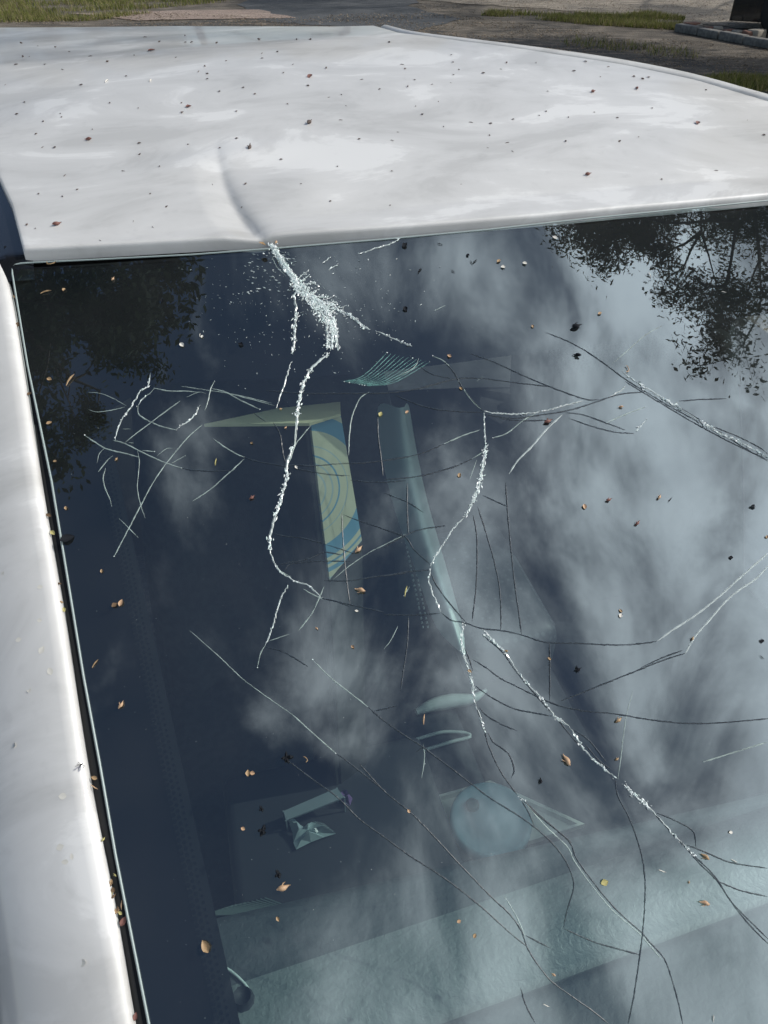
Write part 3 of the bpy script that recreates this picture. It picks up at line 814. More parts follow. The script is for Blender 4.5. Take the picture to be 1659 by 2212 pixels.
def rbox(name, a, b, m, parent, r=.02, rot=None, piv=None, lab=None):
    mb = MB(); mb.box(a, b); o = mb.build(name, m, parent); bevel(o, r, 3)
    return o
def seat(u0, u1, c0, zc, m, mbol, lab, cm):
    w = u1 - u0
    mbs = rbox('seat_cushion', (u0, c0, zc - .16), (u1, c0 + .50, zc), m, CAR, .035); mbs['label'] = lab
    def backrow(uu, th0, th1):
        P = []
        for k in range(9):
            t = k / 8; z = zc + .50 * t; cc = cm + .22 * t
            P.append([uu, cc, z])
        return P
    # backrest: swept section, bolsters proud of the centre
    S = [(0, .03), (.02, -.015), (.06, -.03), (.10, .0), (.14, .012), (.5, .014)]
    full = [(u0 + w * .0 + a, d) for a, d in S[:-1]] + [(u0 + w / 2, .014)] + [(u1 - a, d) for a, d in reversed(S[:-1])]
    rowsP = []
    for k in range(14):
        t = k / 13; z = zc - .02 + .54 * t; cc = cm + .24 * t; sh = 1 - .18 * t ** 2
        um = (u0 + u1) / 2
        rowsP.append([(um + (a - um) * sh, cc + d + (0.05 * (t - .93) * 14 if t > .93 else 0), z) for a, d in full])
    b = grid_mesh('seat_back', np.array(rowsP), m, CAR)
    bk = np.array(rowsP).copy(); bk[:, :, 1] += .11
    grid_mesh('seat_back_shell', bk, m, b)
    rbox('headrest', ((u0 + u1) / 2 - .11, cm + .27, zc + .53), ((u0 + u1) / 2 + .11, cm + .36, zc + .67), m, b, .035)
    return b
ZC = 0.60
seatA = seat(-0.01, 0.50, -0.22, ZC, FABRIC_D, FABRIC_L, 'charcoal front seat cushion behind the cracked glass', 0.16)
seatB = seat(0.72, 1.20, -0.22, ZC, FABRIC_D, FABRIC_L, 'charcoal front seat cushion at the far side', 0.16)
# inner bolster of the near seat with stitching; pale colour stands for sunlight
bx = [(846, 875), (852, 950), (862, 1010), (880, 1090), (905, 1170), (930, 1235), (955, 1310), (985, 1400)]
bw = [30, 34, 36, 34, 32, 26, 22, 18]
cs_ = np.linspace(.08, -.17, 8)
rowsP = []
for (x, y), w_, c_ in zip(bx, bw, cs_):
    p = onc(x, y, c_); q = onc(x + w_, y - 4, c_ + .012); m_ = (p + q) / 2 + np.array([0, -.018, .006]); e = q + np.array([.02, .05, -.03]); e0 = p + np.array([-.01, .05, -.02])
    rowsP.append([e0, p, (p + m_) / 2 + np.array([0, -.006, 0]), m_, (q + m_) / 2 + np.array([0, -.006, 0]), q, e])
bol = grid_mesh('bolster', smooth_rows := np.array(rowsP), FABRIC_L, seatA); bol['label'] = 'bolster on the inner side of the seat, sunlight painted in as a pale colour'
sd = bol.modifiers.new('subd', 'SUBSURF'); sd.levels = 2; sd.render_levels = 2
mb = MB()
for pts_, c0_, c1_ in (([(855, 1070), (872, 1150), (888, 1230), (905, 1310), (915, 1362)], .22, .05), ([(862, 1068), (881, 1150), (898, 1230), (915, 1310), (926, 1362)], .22, .05)):
    rp = resample(pts_, 5); nn = len(rp)
    for i in range(0, nn - 1, 2):
        a = onc(*rp[i], c0_ + (c1_ - c0_) * i / nn); b = onc(*rp[i + 1], c0_ + (c1_ - c0_) * (i + 1) / nn); mb.tube([a, b], .0016, 4)
st = mb.build('seam_stitching', STITCH, seatA); st['kind'] = 'stuff'
# centre console with a perforated armrest
con = rbox('centre_console', (0.505, -0.42, .30), (0.70, 0.30, ZC + .0), DARKIN, CAR, .02)
PERF = mat('perforated_leather', (0.14, 0.17, 0.17), 0.5)
t = PERF.node_tree; vo = t.nodes.new('ShaderNodeTexVoronoi'); vo.inputs['Scale'].default_value = 75; vo.inputs['Randomness'].default_value = 0.15; tc = t.nodes.new('ShaderNodeTexCoord'); t.links.new(tc.outputs['Object'], vo.inputs[0])
mr = t.nodes.new('ShaderNodeMapRange'); mr.inputs[1].default_value = .25; mr.inputs[2].default_value = .4; t.links.new(vo.outputs['Distance'], mr.inputs[0])
mxx = t.nodes.new('ShaderNodeMix'); mxx.data_type = 'RGBA'; t.links.new(mr.outputs[0], mxx.inputs[0]); mxx.inputs[6].default_value = (.10, .12, .125, 1); mxx.inputs[7].default_value = (.045, .055, .062, 1); t.links.new(mxx.outputs[2], t.nodes['Principled BSDF'].inputs['Base Color'])
arm = rbox('armrest', (0.52, 0.02, ZC + .01), (0.69, 0.34, ZC + .13), PERF, CAR, .03)
# console handle: a pill-shaped recess with a pale rim
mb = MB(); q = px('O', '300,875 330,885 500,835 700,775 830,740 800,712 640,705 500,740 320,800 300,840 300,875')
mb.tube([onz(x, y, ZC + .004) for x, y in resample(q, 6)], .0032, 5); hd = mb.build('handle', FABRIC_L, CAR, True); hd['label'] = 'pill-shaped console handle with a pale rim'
mb = MB(); q = px('O', '440,560 560,510 700,480 850,462 950,400'); qq = resample(q, 6)  # pale roll stands in for a bright highlight on the console front
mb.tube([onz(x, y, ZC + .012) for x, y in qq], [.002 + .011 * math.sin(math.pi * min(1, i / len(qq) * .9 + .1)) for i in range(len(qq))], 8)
ch = mb.build('highlight_roll', FABRIC_L, CAR, True); ch['label'] = 'curved pale roll painted as a sun highlight on the console'

# things lying in the cabin (top-level objects; positions given in car space)
CARM = Matrix.Translation((P0[0], P0[1], 0)) @ Matrix.Rotation(PHI, 4, 'Z')
def world_pt(p): return CARM @ Vector(p)
def free(o):
    """put a mesh built in car space at the car's frame as a top-level object with its origin at its base"""
    me = o.data; co = np.empty(len(me.vertices) * 3); me.vertices.foreach_get('co', co); co = co.reshape(-1, 3)
    c0 = co.mean(0); c0[2] = co[:, 2].min(); me.vertices.foreach_set('co', (co - c0).ravel())
    o.matrix_world = CARM @ Matrix.Translation(Vector(c0)); o.parent = None
    return o
CREAM = mat('cream_tray', (0.66, 0.70, 0.60), 0.55, noise=(30, (0.58, 0.62, 0.55), .4, .7))
TEAL = mat('teal_plastic', (0.22, 0.42, 0.46), 0.5)
tq = [onz(785, 1768, ZC + .03), onz(1058, 1690, ZC + .03), onz(1262, 1784, ZC + .03)]; tq.append(tq[0] + tq[2] - tq[1])
tray_root = empty('tray'); tc_ = sum(tq) / 4; tray_root.matrix_world = CARM @ Matrix.Translation(Vector((tc_[0], tc_[1], ZC + .0)))
tag(tray_root, 'cream rectangular tray holding a teal bowl behind the dashboard', 'tray')
mb = MB(); lo = [p - tc_ + np.array([0, 0, .024]) for p in tq]
hi = [p + np.array([0, 0, .012]) for p in lo]; inn = [p * np.array([.93, .93, 1]) for p in hi]; inl = [p * np.array([.90, .90, 1]) for p in lo]
inl = [p + np.array([0, 0, .003]) for p in inl]
allv = lo + hi + inn + inl; fs = []
for k in range(4):
    n_ = (k + 1) % 4; fs += [(k, n_, 4 + n_, 4 + k), (4 + k, 4 + n_, 8 + n_, 8 + k), (8 + k, 8 + n_, 12 + n_, 12 + k)]
fs += [(12, 13, 14, 15), (3, 2, 1, 0)]
mb.add(allv, fs); mb.build('tray_board', CREAM, tray_root)
mb = MB()
for p in lo: q = p * .8; mb.tube([(q[0], q[1], 0.001), (q[0], q[1], lo[0][2] + .001)], .006, 6)
mb.build('tray_feet', CREAM, tray_root)
bc = onz(1056, 1795, ZC + .045)
def lathe(mb, profl, k=48, mi=0):
    n = len(profl); vs = []; fs = []
    for r, z in profl:
        for j in range(k): a = 2 * math.pi * j / k; vs.append((r * math.cos(a), r * math.sin(a), z))
    for i in range(n - 1):
        for j in range(k): fs.append((i * k + j, i * k + (j + 1) % k, (i + 1) * k + (j + 1) % k, (i + 1) * k + j))
    mb.add(vs, fs, mi)
bowl = empty('bowl'); bowl.matrix_world = CARM @ Matrix.Translation(Vector((bc[0], bc[1], ZC + .0385)))
tag(bowl, 'round teal plastic bowl with lid on the cream tray', 'bowl')
RB = .056
mb = MB(); lathe(mb, [(0, .0), (RB * .75, .0), (RB * .95, .012), (RB, .034), (RB * 1.04, .036)]); mb.build('bowl_body', TEAL, bowl, True)
mb = MB(); lathe(mb, [(RB * 1.06, .030), (RB * 1.06, .040), (RB * .98, .044), (RB * .90, .041), (RB * .55, .042), (RB * .5, .046), (0, .047)]); ld = mb.build('lid', TEAL, bowl, True)
mb = MB(); lathe(mb, [(.010, 0), (.010, .004), (.007, .006), (0, .006)], 16); kb = mb.build('knob', mat('dark_teal_knob', (.03, .09, .09), .4), bowl, True)
kp = onz(1020, 1744, ZC + .08); kb.location = (kp[0] - bc[0], kp[1] - bc[1], .046)

# carton with a ring pattern
RSC = 0.60
def ring_mat():
    m = mat('cream_card_with_blue_rings', (0.42, 0.42, 0.28), .7); t = m.node_tree; N = t.nodes; L = t.links
    tc = N.new('ShaderNodeTexCoord'); sp = N.new('ShaderNodeVectorMath'); sp.operation = 'SUBTRACT'; L.new(tc.outputs['Object'], sp.inputs[0]); m['c'] = 1
    ln = N.new('ShaderNodeVectorMath'); ln.operation = 'LENGTH'; L.new(sp.outputs[0], ln.inputs[0])
    mp = N.new('ShaderNodeMath'); mp.operation = 'DIVIDE'; L.new(ln.outputs['Value'], mp.inputs[0]); mp.inputs[1].default_value = 0.25 * RSC
    r = N.new('ShaderNodeValToRGB'); r.color_ramp.interpolation = 'CONSTANT'; els = r.color_ramp.elements
    cr_ = (0.44, 0.42, 0.29, 1); bl = (0.11, 0.24, 0.32, 1); gy = (0.30, 0.36, 0.34, 1)
    stops = [(0, cr_), (.14, gy), (.15, cr_), (.19, gy), (.2, cr_), (.235, bl), (.25, cr_), (.30, gy), (.305, cr_), (.40, bl), (.50, cr_), (.53, bl), (.545, cr_), (.57, bl), (.60, cr_), (.64, gy), (.65, cr_)]
    while len(els) < len(stops): els.new(.5)
    for e, (p_, c_) in zip(els, stops): e.position = p_; e.color = c_
    L.new(mp.outputs[0], r.inputs[0]); L.new(r.outputs[0], N['Principled BSDF'].inputs['Base Color'])
    return m, sp
RM, SPN = ring_mat()
cb_ = -0.17
quad = [onc(671, 912, cb_), onc(736, 896, cb_ + .01), onc(782, 1168, cb_ - .03), onc(712, 1252, cb_ - .05)]
box_root = empty('carton'); bl0 = quad[3]; box_root.matrix_world = CARM @ Matrix.Translation(Vector((bl0[0], bl0[1], bl0[2])))
tag(box_root, 'cream cardboard carton with blue ring print standing on the near seat', 'carton')
def slab(name, P, th, m, parent, org):
    P = [np.array(p) - org for p in P]; n = np.cross(P[1] - P[0], P[2] - P[0]); n = n / np.linalg.norm(n) * th
    mb = MB(); k = len(P); mb.add(P + [p + n for p in P], [tuple(range(k)), tuple(range(2 * k - 1, k - 1, -1))] + [(i, (i + 1) % k, k + (i + 1) % k, k + i) for i in range(k)])
    return mb.build(name, m, parent)
slab('printed_panel', quad, .004, RM, box_root, bl0)
cen = onc(655, 1062, cb_ - .02) - bl0; SPN.inputs[1].default_value = tuple(cen)
CARD = mat('cream_card', (0.50, 0.46, 0.29), .75, noise=(14, (0.50, 0.50, 0.32), .5, .7))
fz = quad[0][2] + .003
slab('sunlit_flap', [onz(441, 916, fz), onz(600, 882, fz), onz(735, 868, fz), onz(736, 893, fz), onz(668, 914, fz)], .003, CARD, box_root, bl0)  # flap outline cut to the sunlit part of the carton top
CARD_SHADED = mat('shaded_card', (0.02, 0.022, 0.02), .8)  # near-black puts the shade into the colour of the card
slab('side_panel', [quad[0] + np.array([-.002, .004, -.004]), quad[0] + np.array([-.02, .06, -.004]), np.array([quad[0][0] - .02, quad[0][1] + .06, ZC + .002]), np.array([quad[3][0] - .004, quad[3][1] + .008, ZC + .002]), quad[3] + np.array([-.004, .004, 0])], .003, CARD_SHADED, box_root, bl0)
slab('lower_panel', [quad[3], quad[2], np.array([quad[2][0], quad[2][1] + .01, ZC + .002]), np.array([quad[3][0], quad[3][1] + .01, ZC + .002])], .003, CARD_SHADED, box_root, bl0)

# wrapper, strap and ribbed sunlit wedge
FOIL = mat('clear_wrapper_film', (0.30, 0.38, 0.38), .15, spec=1.0, coat=1)
mb = MB()
zw = .804
rbox('wrapper_riser', (.09, -.40, .30), (.37, -.16, .80), DARKIN, CAR, .015)  # added block, lifts the wrapper and strip into the sunlight
def crumple(outline, n_in, amp, z):
    pts2 = [onz(x, y, z) for x, y in outline]
    c = sum(pts2) / len(pts2); k = len(pts2); ringm = [(p * .55 + c * .45) + np.array([0, 0, rnd.uniform(.3, 1) * amp]) for p in pts2]
    outer = [p + np.array([0, 0, rnd.uniform(0, .3) * amp]) for p in pts2]
    vs = outer + ringm + [c + np.array([0, 0, amp * .5])]; fs = []
    for i in range(k):
        j = (i + 1) % k; fs += [(i, j, k + j), (i, k + j, k + i), (k + i, k + j, 2 * k)]
    mb.add(vs, fs)
crumple([(625, 1783), (645, 1800), (668, 1795), (682, 1776), (700, 1783), (726, 1801), (700, 1810), (672, 1822), (640, 1836), (634, 1822), (632, 1800)], 3, .022, zw)
crumple([(612, 1762), (634, 1768), (655, 1790), (645, 1795), (625, 1780)], 2, .012, zw)
w_ = free(mb.build('plastic_wrapper', FOIL)); tag(w_, 'crumpled shiny film wrapper lying behind the dashboard', 'wrapper')
mb = MB(); a, b = onz(612, 1752, zw + .02), onz(728, 1702, zw + .03); c_, d_ = onz(744, 1722, zw + .03), onz(618, 1772, zw + .02)
mb.add([a, b, c_, d_, a - np.array([0, 0, .003]), b - np.array([0, 0, .003]), c_ - np.array([0, 0, .003]), d_ - np.array([0, 0, .003])], [(0, 1, 2, 3), (7, 6, 5, 4), (0, 4, 5, 1), (1, 5, 6, 2), (2, 6, 7, 3), (3, 7, 4, 0)])
for p in (a, b, c_, d_): mb.tube([(p[0], p[1], .799), (p[0], p[1], p[2])], .0012, 4)
s_ = free(mb.build('paper_strip', mat('grey_paper', (.17, .21, .22), .7))); tag(s_, 'flat grey paper strip beside the film wrapper', 'paper strip')
mb = MB(); crumple([(738, 1712), (752, 1716), (762, 1730), (756, 1742), (742, 1740), (730, 1726)], 2, .02, zw)
p_ = free(mb.build('twisted_wrapper_end', mat('purple_foil', (.16, .09, .22), .3, coat=.5))); tag(p_, 'small purple twist of foil at the end of the paper strip', 'foil')
tri = [onz(430, 1978, ZC + .2), onz(500, 1956, ZC + .2), onz(572, 1940, ZC + .2), onz(652, 1970, ZC + .2), onz(540, 1974, ZC + .2)]  # outline of a sunlit patch, built as a ribbed grey piece
mb = MB(); mb.add([p for p in tri] + [p - np.array([0, 0, .004]) for p in tri], [(0, 1, 2, 3, 4), (9, 8, 7, 6, 5)] + [(i, (i + 1) % 5, 5 + (i + 1) % 5, 5 + i) for i in range(5)])
for k in range(16):
    t = k / 15; a = tri[0] * (1 - t) + tri[2] * t if t < 1 else tri[2]; b = tri[4] * (1 - t) + tri[3] * t
    mb.tube([a + np.array([0, 0, .001]), b + np.array([0, 0, .001])], .0009, 4)
ribm = mat('ribbed_grey', (.11, .15, .14), .6)
o_ = mb.build('sunlit_wedge', ribm, CAR); o_['label'] = 'ribbed grey wedge shaped as a sunlit patch just behind the dashboard'

# ------------------------------------------------------------------ rest of the car body (mostly outside the frame)
side_u = (-0.17, 1.37)
def side(sg):
    us = side_u[0] if sg < 0 else side_u[1]
    f = lambda d: us - sg * (-d) if False else us + sg * d
    inn = PR if sg < 0 else PR2
    # side window: from the pillar's outer edge down to the belt line
    rowsW = []
    for i in range(0, len(inn), 3):
        p = np.array(inn[i][-1])
        if p[2] < 1.02: break
        base = np.array([us, p[1], 1.0]); rowsW.append([p + np.array([-sg * .006, 0, 0]), (p + base) / 2 + np.array([sg * .01, 0, 0]), base])
    o = grid_mesh('side_window', np.array(rowsW), SIDEGLASS, CAR); return us
for sg in (-1, 1): side(sg)
# body side, doors, arches
def body_side(us, sg):
    mb = MB(); P = []
    for c in np.linspace(-2.05, 2.15, 60):
        top = 0.99 if c > -0.85 else 0.99 - 0.09 * ((-.85 - c) / 1.2)
        zb = 0.26
        for wc in (-1.38, 1.38):
            if abs(c - wc) < 0.36: zb = max(zb, 0.34 + math.sqrt(max(0, .36 ** 2 - (c - wc) ** 2)))
        zb = min(zb, top - .12)
        tuck = .10 * max(0, (abs(c) - 1.5)) ** 1.3
        P.append([(us - sg * (.03 + tuck), c, top), (us + sg * (.0 - tuck), c, top - .03), (us + sg * (.03 - tuck), c, top * .6 + zb * .4), (us + sg * (.02 - tuck), c, zb + .02), (us + sg * (-.02 - tuck), c, zb)])
    return grid_mesh('body_side', np.array(P), PAINT, CAR)
for us, sg in ((side_u[0], -1), (side_u[1], 1)):
    bs = body_side(us, sg)
    for c0, c1 in ((-0.78, 0.22), (0.22, 1.12)):
        mb = MB(); pts = [(us + sg * .034, c0, .96), (us + sg * .036, c0, .35), (us + sg * .036, c1, .35), (us + sg * .034, c1, .96)]
        mb.tube(pts, .003, 4); mb.build('door_gap', BLACKTRIM, bs)
        mb = MB(); mb.tube([(us + sg * .05, c1 - .2, .86), (us + sg * .06, c1 - .14, .865), (us + sg * .05, c1 - .06, .86)], .011, 6); mb.build('door_handle', PAINT, bs, True)
# bonnet, cowl, nose, rear
P = []
for c in np.linspace(-0.90, -2.10, 26):
    t = (-.90 - c) / 1.2
    P.append([(side_u[0] + .03 + (side_u[1] - side_u[0] - .06) * s, c - .06 * (1 - (2 * s - 1) ** 2) * t, 0.985 - .09 * t + .045 * (1 - (2 * s - 1) ** 4) - .14 * max(0, t - .8) ** 1.5) for s in np.linspace(0, 1, 30)])
grid_mesh('bonnet', np.array(P), PAINT, CAR)
nl = np.array(P[-1]); N2 = [nl, nl + np.array([0, -.06, -.08]), nl + np.array([0, -.09, -.25]), nl * np.array([1, 1, 0]) + np.array([0, -.08, .30])]
bump_ = grid_mesh('front_bumper', np.array(N2), PAINT, CAR)
for s0 in (0.02, 0.74):
    mb = MB(); mb.box((side_u[0] + .05 + 1.5 * s0, -2.24, .64), (side_u[0] + .05 + 1.5 * s0 + .32, -2.14, .76)); bevel(mb.build('headlight', mat('headlight_glass', (.5, .55, .6), .08, coat=1), CAR), .03)
mb = MB(); mb.box((.25, -2.27, .42), (.95, -2.16, .58)); bevel(mb.build('grille', GLOSSBLACK, CAR), .02)
cw = [[(u, -0.745 - KB * 0 - .03, 1.0495 - .03) for u in np.linspace(-.1, 1.3, 30)], [(u, -0.86, 1.025) for u in np.linspace(-.1, 1.3, 30)], [(u, -0.93, 1.0) for u in np.linspace(-.1, 1.3, 30)]]
grid_mesh('cowl_panel', np.array(cw), BLACKTRIM, CAR)
rb = REAR[::6]
ctr = np.array([UC, 0, 0])
def down(r, dc, z, w): q = r.copy(); q[:, 1] = r[:, 1] + dc; q[:, 2] = z; q[:, 0] = UC + (r[:, 0] - (r[0, 0] + r[-1, 0]) / 2) / (r[-1, 0] - r[0, 0]) * w; return q
grid_mesh('rear_window', np.array([rb + np.array([0, .006, -.02]), down(rb, .55, 1.12, 1.35)]), SIDEGLASS, CAR)
grid_mesh('tailgate', np.array([down(rb, .55, 1.12, 1.35), down(rb, .80, 1.02, 1.48), down(rb, .88, .72, 1.5), down(rb, .84, .30, 1.46)]), PAINT, CAR)
TYRE = mat('tyre_rubber', (.02, .02, .02), .8, bump=(80, .4, .003)); RIM = mat('alloy_rim', (.45, .46, .47), .3, metal=.9)
def wheel(parent, u, c, sg, r=.33, rimm=RIM):
    w = empty('wheel'); w.parent = parent; w.location = (u, c, r); w.rotation_euler = (0, R_(90), 0)
    mb = MB(); lathe(mb, [(r * .64, -.09), (r * .9, -.10), (r * .985, -.08), (r, -.04), (r, .04), (r * .985, .08), (r * .9, .10), (r * .64, .09), (r * .64, -.09)], 40); mb.build('tyre', TYRE, w, True)
    mb = MB(); lathe(mb, [(r * .65, -.085), (r * .60, -.05), (r * .60, .05), (r * .65, .085)], 40)
    for k in range(5):
        a = k * 2 * math.pi / 5; mb.tube([(0, 0, sg * .06), (r * .61 * math.cos(a), r * .61 * math.sin(a), sg * .075)], [.035, .022], 6)
    mb.tube([(0, 0, -.05), (0, 0, sg * .075 if sg > 0 else .05)], .05, 14); mb.build('rim', rimm, w)
for c in (-1.38, 1.38):
    wheel(CAR, side_u[0] + .09, c, -1); wheel(CAR, side_u[1] - .09, c, 1)
# wing mirror bodies
for us, sg in ((side_u[0], -1), (side_u[1], 1)):
    mb = MB(); mb.box((us + sg * .05, -.62, .98), (us + sg * .25, -.50, 1.12)) if sg > 0 else mb.box((us - .25, -.62, .90), (us - .05, -.50, 1.04))
    m_ = bevel(mb.build('wing_mirror', PAINT, CAR), .03, 3); mb = MB(); mb.tube([(us, -.56, 1.0 if sg > 0 else .93), (us + sg * .07, -.56, 1.0 if sg > 0 else .95)], .025, 8); mb.build('mirror_arm', BLACKTRIM, m_)
# interior mirror
mb = MB(); mb.box((UC - .11, -.02, Z0 - .115), (UC + .11, .02, Z0 - .05)); bevel(mb.build('interior_mirror', GLOSSBLACK, CAR), .012)

# ------------------------------------------------------------------ ground behind the car
def gnd(x, y, z=0.0):
    d = ray(x, y); t = (z - CAMZ) / d[2]; return np.array([d[0] * t, d[1] * t, z])
def ground_mat(name, c1, c2, c3, sc, stretch=(1, 1, 1), bumpd=.02, rough=.95):
    m = bpy.data.materials.new(name); m.use_nodes = True; t = m.node_tree; N = t.nodes; L = t.links; b = N['Principled BSDF']; b.inputs['Roughness'].default_value = rough
    tc = N.new('ShaderNodeTexCoord'); mp = N.new('ShaderNodeMapping'); mp.inputs['Scale'].default_value = stretch; L.new(tc.outputs['Object'], mp.inputs[0])
    n = N.new('ShaderNodeTexNoise'); n.inputs['Scale'].default_value = sc; n.inputs['Detail'].default_value = 10; n.inputs['Roughness'].default_value = .7; L.new(mp.outputs[0], n.inputs[0])
    r = N.new('ShaderNodeValToRGB'); e = r.color_ramp.elements; e[0].position = .36; e[0].color = (*c1, 1); e[1].position = .64; e[1].color = (*c3, 1); q = e.new(.5); q.color = (*c2, 1)
    L.new(n.outputs['Fac'], r.inputs[0])
    n2 = N.new('ShaderNodeTexNoise'); n2.inputs['Scale'].default_value = 45; n2.inputs['Detail'].default_value = 6; L.new(tc.outputs['Object'], n2.inputs[0])
    mr = N.new('ShaderNodeMapRange'); mr.inputs[1].default_value = .35; mr.inputs[2].default_value = .65; mr.inputs[3].default_value = .6; mr.inputs[4].default_value = 1.35; L.new(n2.outputs['Fac'], mr.inputs[0])
    s = N.new('ShaderNodeVectorMath'); s.operation = 'SCALE'; L.new(r.outputs[0], s.inputs[0]); L.new(mr.outputs[0], s.inputs['Scale']); L.new(s.outputs[0], b.inputs['Base Color'])
    u = N.new('ShaderNodeBump'); u.inputs['Strength'].default_value = .8; u.inputs['Distance'].default_value = bumpd; L.new(n2.outputs['Fac'], u.inputs['Height']); L.new(u.outputs[0], b.inputs['Normal'])
    return m
EARTH = ground_mat('bare_earth', (.06, .05, .04), (.11, .095, .075), (.20, .17, .135), 1.6, (1, 2.2, 1))
TARMAC = ground_mat('old_asphalt', (.045, .05, .055), (.06, .065, .07), (.075, .08, .085), 1.2, (1, 1, 1), .006)
LITTER = ground_mat('leaf_litter_on_asphalt', (.035, .036, .036), (.065, .06, .054), (.19, .155, .12), 2.6, (.8, 1.9, 1), .015)
GRAVEL = ground_mat('pale_dry_ground', (.12, .105, .085), (.22, .19, .15), (.33, .29, .24), 3, (.6, 3, 1), .02)
def plane(name, P, z, m):
    o = mesh(name, [(p[0], p[1], z) for p in P], [tuple(range(len(P)))], m); o['kind'] = 'structure'; return o
n = 24; vs = []; fs = []
for r in (0, 40, 150, 500):
    for k in range(n): a = 2 * math.pi * k / n; vs.append((r * math.sin(a), r * math.cos(a) + 5, 0))
for i in range(3):
    for k in range(n): fs.append((i * n + k, (i + 1) * n + k, (i + 1) * n + (k + 1) % n, i * n + (k + 1) % n))
o = mesh('ground', vs, fs, EARTH); o['kind'] = 'structure'
def edge_band(pxs, z): return [gnd(*p) for p in pxs]
def wob(P, amp=.12, step=.35):
    out = []
    for i in range(len(P)):
        a, b = np.array(P[i]), np.array(P[(i + 1) % len(P)]); n_ = max(1, int(np.linalg.norm(b - a) / step))
        if n_ > 60: n_ = 60
        for k in range(n_):
            q = a + (b - a) * k / n_; out.append(q + (np.array([rnd.gauss(0, amp), rnd.gauss(0, amp), 0]) if k else 0))
    return out
# driveway the car stands on, running across behind it
plane('driveway', wob([(-14, -9, 0), (16, -9, 0), (16, 5.5, 0), gnd(1700, 160), gnd(1250, 96), gnd(860, 60), gnd(560, 40), gnd(250, 52), (-6, 6.5, 0), (-14, 6, 0)], .08), .004, LITTER)
plane('asphalt_lane', wob([gnd(870, 72), gnd(560, 44), gnd(520, 8), (-2.2, 26, 0), (-1.0, 60, 0), (4.5, 60, 0), (1.4, 22, 0), gnd(880, 14), gnd(1000, 42)], .05), .008, TARMAC)
plane('dry_ground', wob([gnd(1700, 70), gnd(1480, 50), gnd(1250, 26), gnd(900, 0), (1.6, 26, 0), (4.6, 60, 0), (60, 60, 0), (60, 9, 0)], .08), .008, GRAVEL)
plane('sandy_verge', wob([gnd(300, 46), gnd(640, 40), gnd(560, 22), gnd(300, 26), gnd(150, 30)], .06), .012, ground_mat('pinkish_dirt', (.20, .15, .125), (.27, .21, .175), (.33, .27, .225), 3, (.7, 3, 1)))
# low stone edging beside the drive: each block on its own
STONE = mat('edging_stone', (.22, .215, .20), .9, noise=(14, (.12, .12, .115), .4, .65), bump=(40, .6, .01))
edg = empty('stone_edging', tuple(gnd(1560, 92))); tag(edg, 'low kerb of weathered grey stone blocks in front of the dry ground', 'kerb')
ea, eb = gnd(1462, 68), gnd(1665, 106); dv = (eb - ea); ln = np.linalg.norm(dv); dv /= ln; nb = 12; x = 0
for k in range(nb):
    bl_ = rnd.uniform(.40, .55); mb = MB(); mb.box((-bl_ / 2 + .006, -.07, 0), (bl_ / 2 - .006, .07, .12 + rnd.uniform(-.01, .012)))
    b_ = mb.build('kerb_block', STONE, edg); bevel(b_, .018, 2); c_ = ea + dv * (x + bl_ / 2) - np.array(edg.location)
    b_.location = (c_[0], c_[1] + rnd.uniform(-.012, .012), 0); b_.rotation_euler = (rnd.uniform(-.02, .02), rnd.uniform(-.02, .02), math.atan2(dv[1], dv[0]) + rnd.uniform(-.04, .04)); x += bl_
# broken bricks and stones lying behind the edging
BR = [mat('reddish_stone', (.22, .12, .09), .9, bump=(30, .5, .01)), mat('pale_stone', (.34, .31, .26), .9, bump=(30, .5, .01)), mat('brown_stone', (.15, .12, .09), .9)]
for k in range(11):
    p = gnd(1490 + 14 * k + rnd.uniform(-4, 4), 66 + 2.0 * k + rnd.uniform(-2, 2)); mb = MB(); s_ = rnd.uniform(.05, .10)
    mb.box((-s_ * 1.3, -s_, 0), (s_ * 1.3, s_, s_ * 1.3)); b_ = mb.build('loose_stone', BR[k % 3]); bevel(b_, .02, 2)
    for v_ in b_.data.vertices: v_.co += Vector((rnd.uniform(-1, 1), rnd.uniform(-1, 1), rnd.uniform(-.2, .6))) * s_ * .18
    b_.location = (p[0], p[1], .005); b_.rotation_euler = (0, 0, rnd.uniform(0, 3))
    tag(b_, ['reddish stone lying loose behind the low kerb', 'pale stone lying loose behind the low kerb', 'brown stone lying loose behind the low kerb'][k % 3], 'stone', ['reddish loose stones', 'pale loose stones', 'brown loose stones'][k % 3])
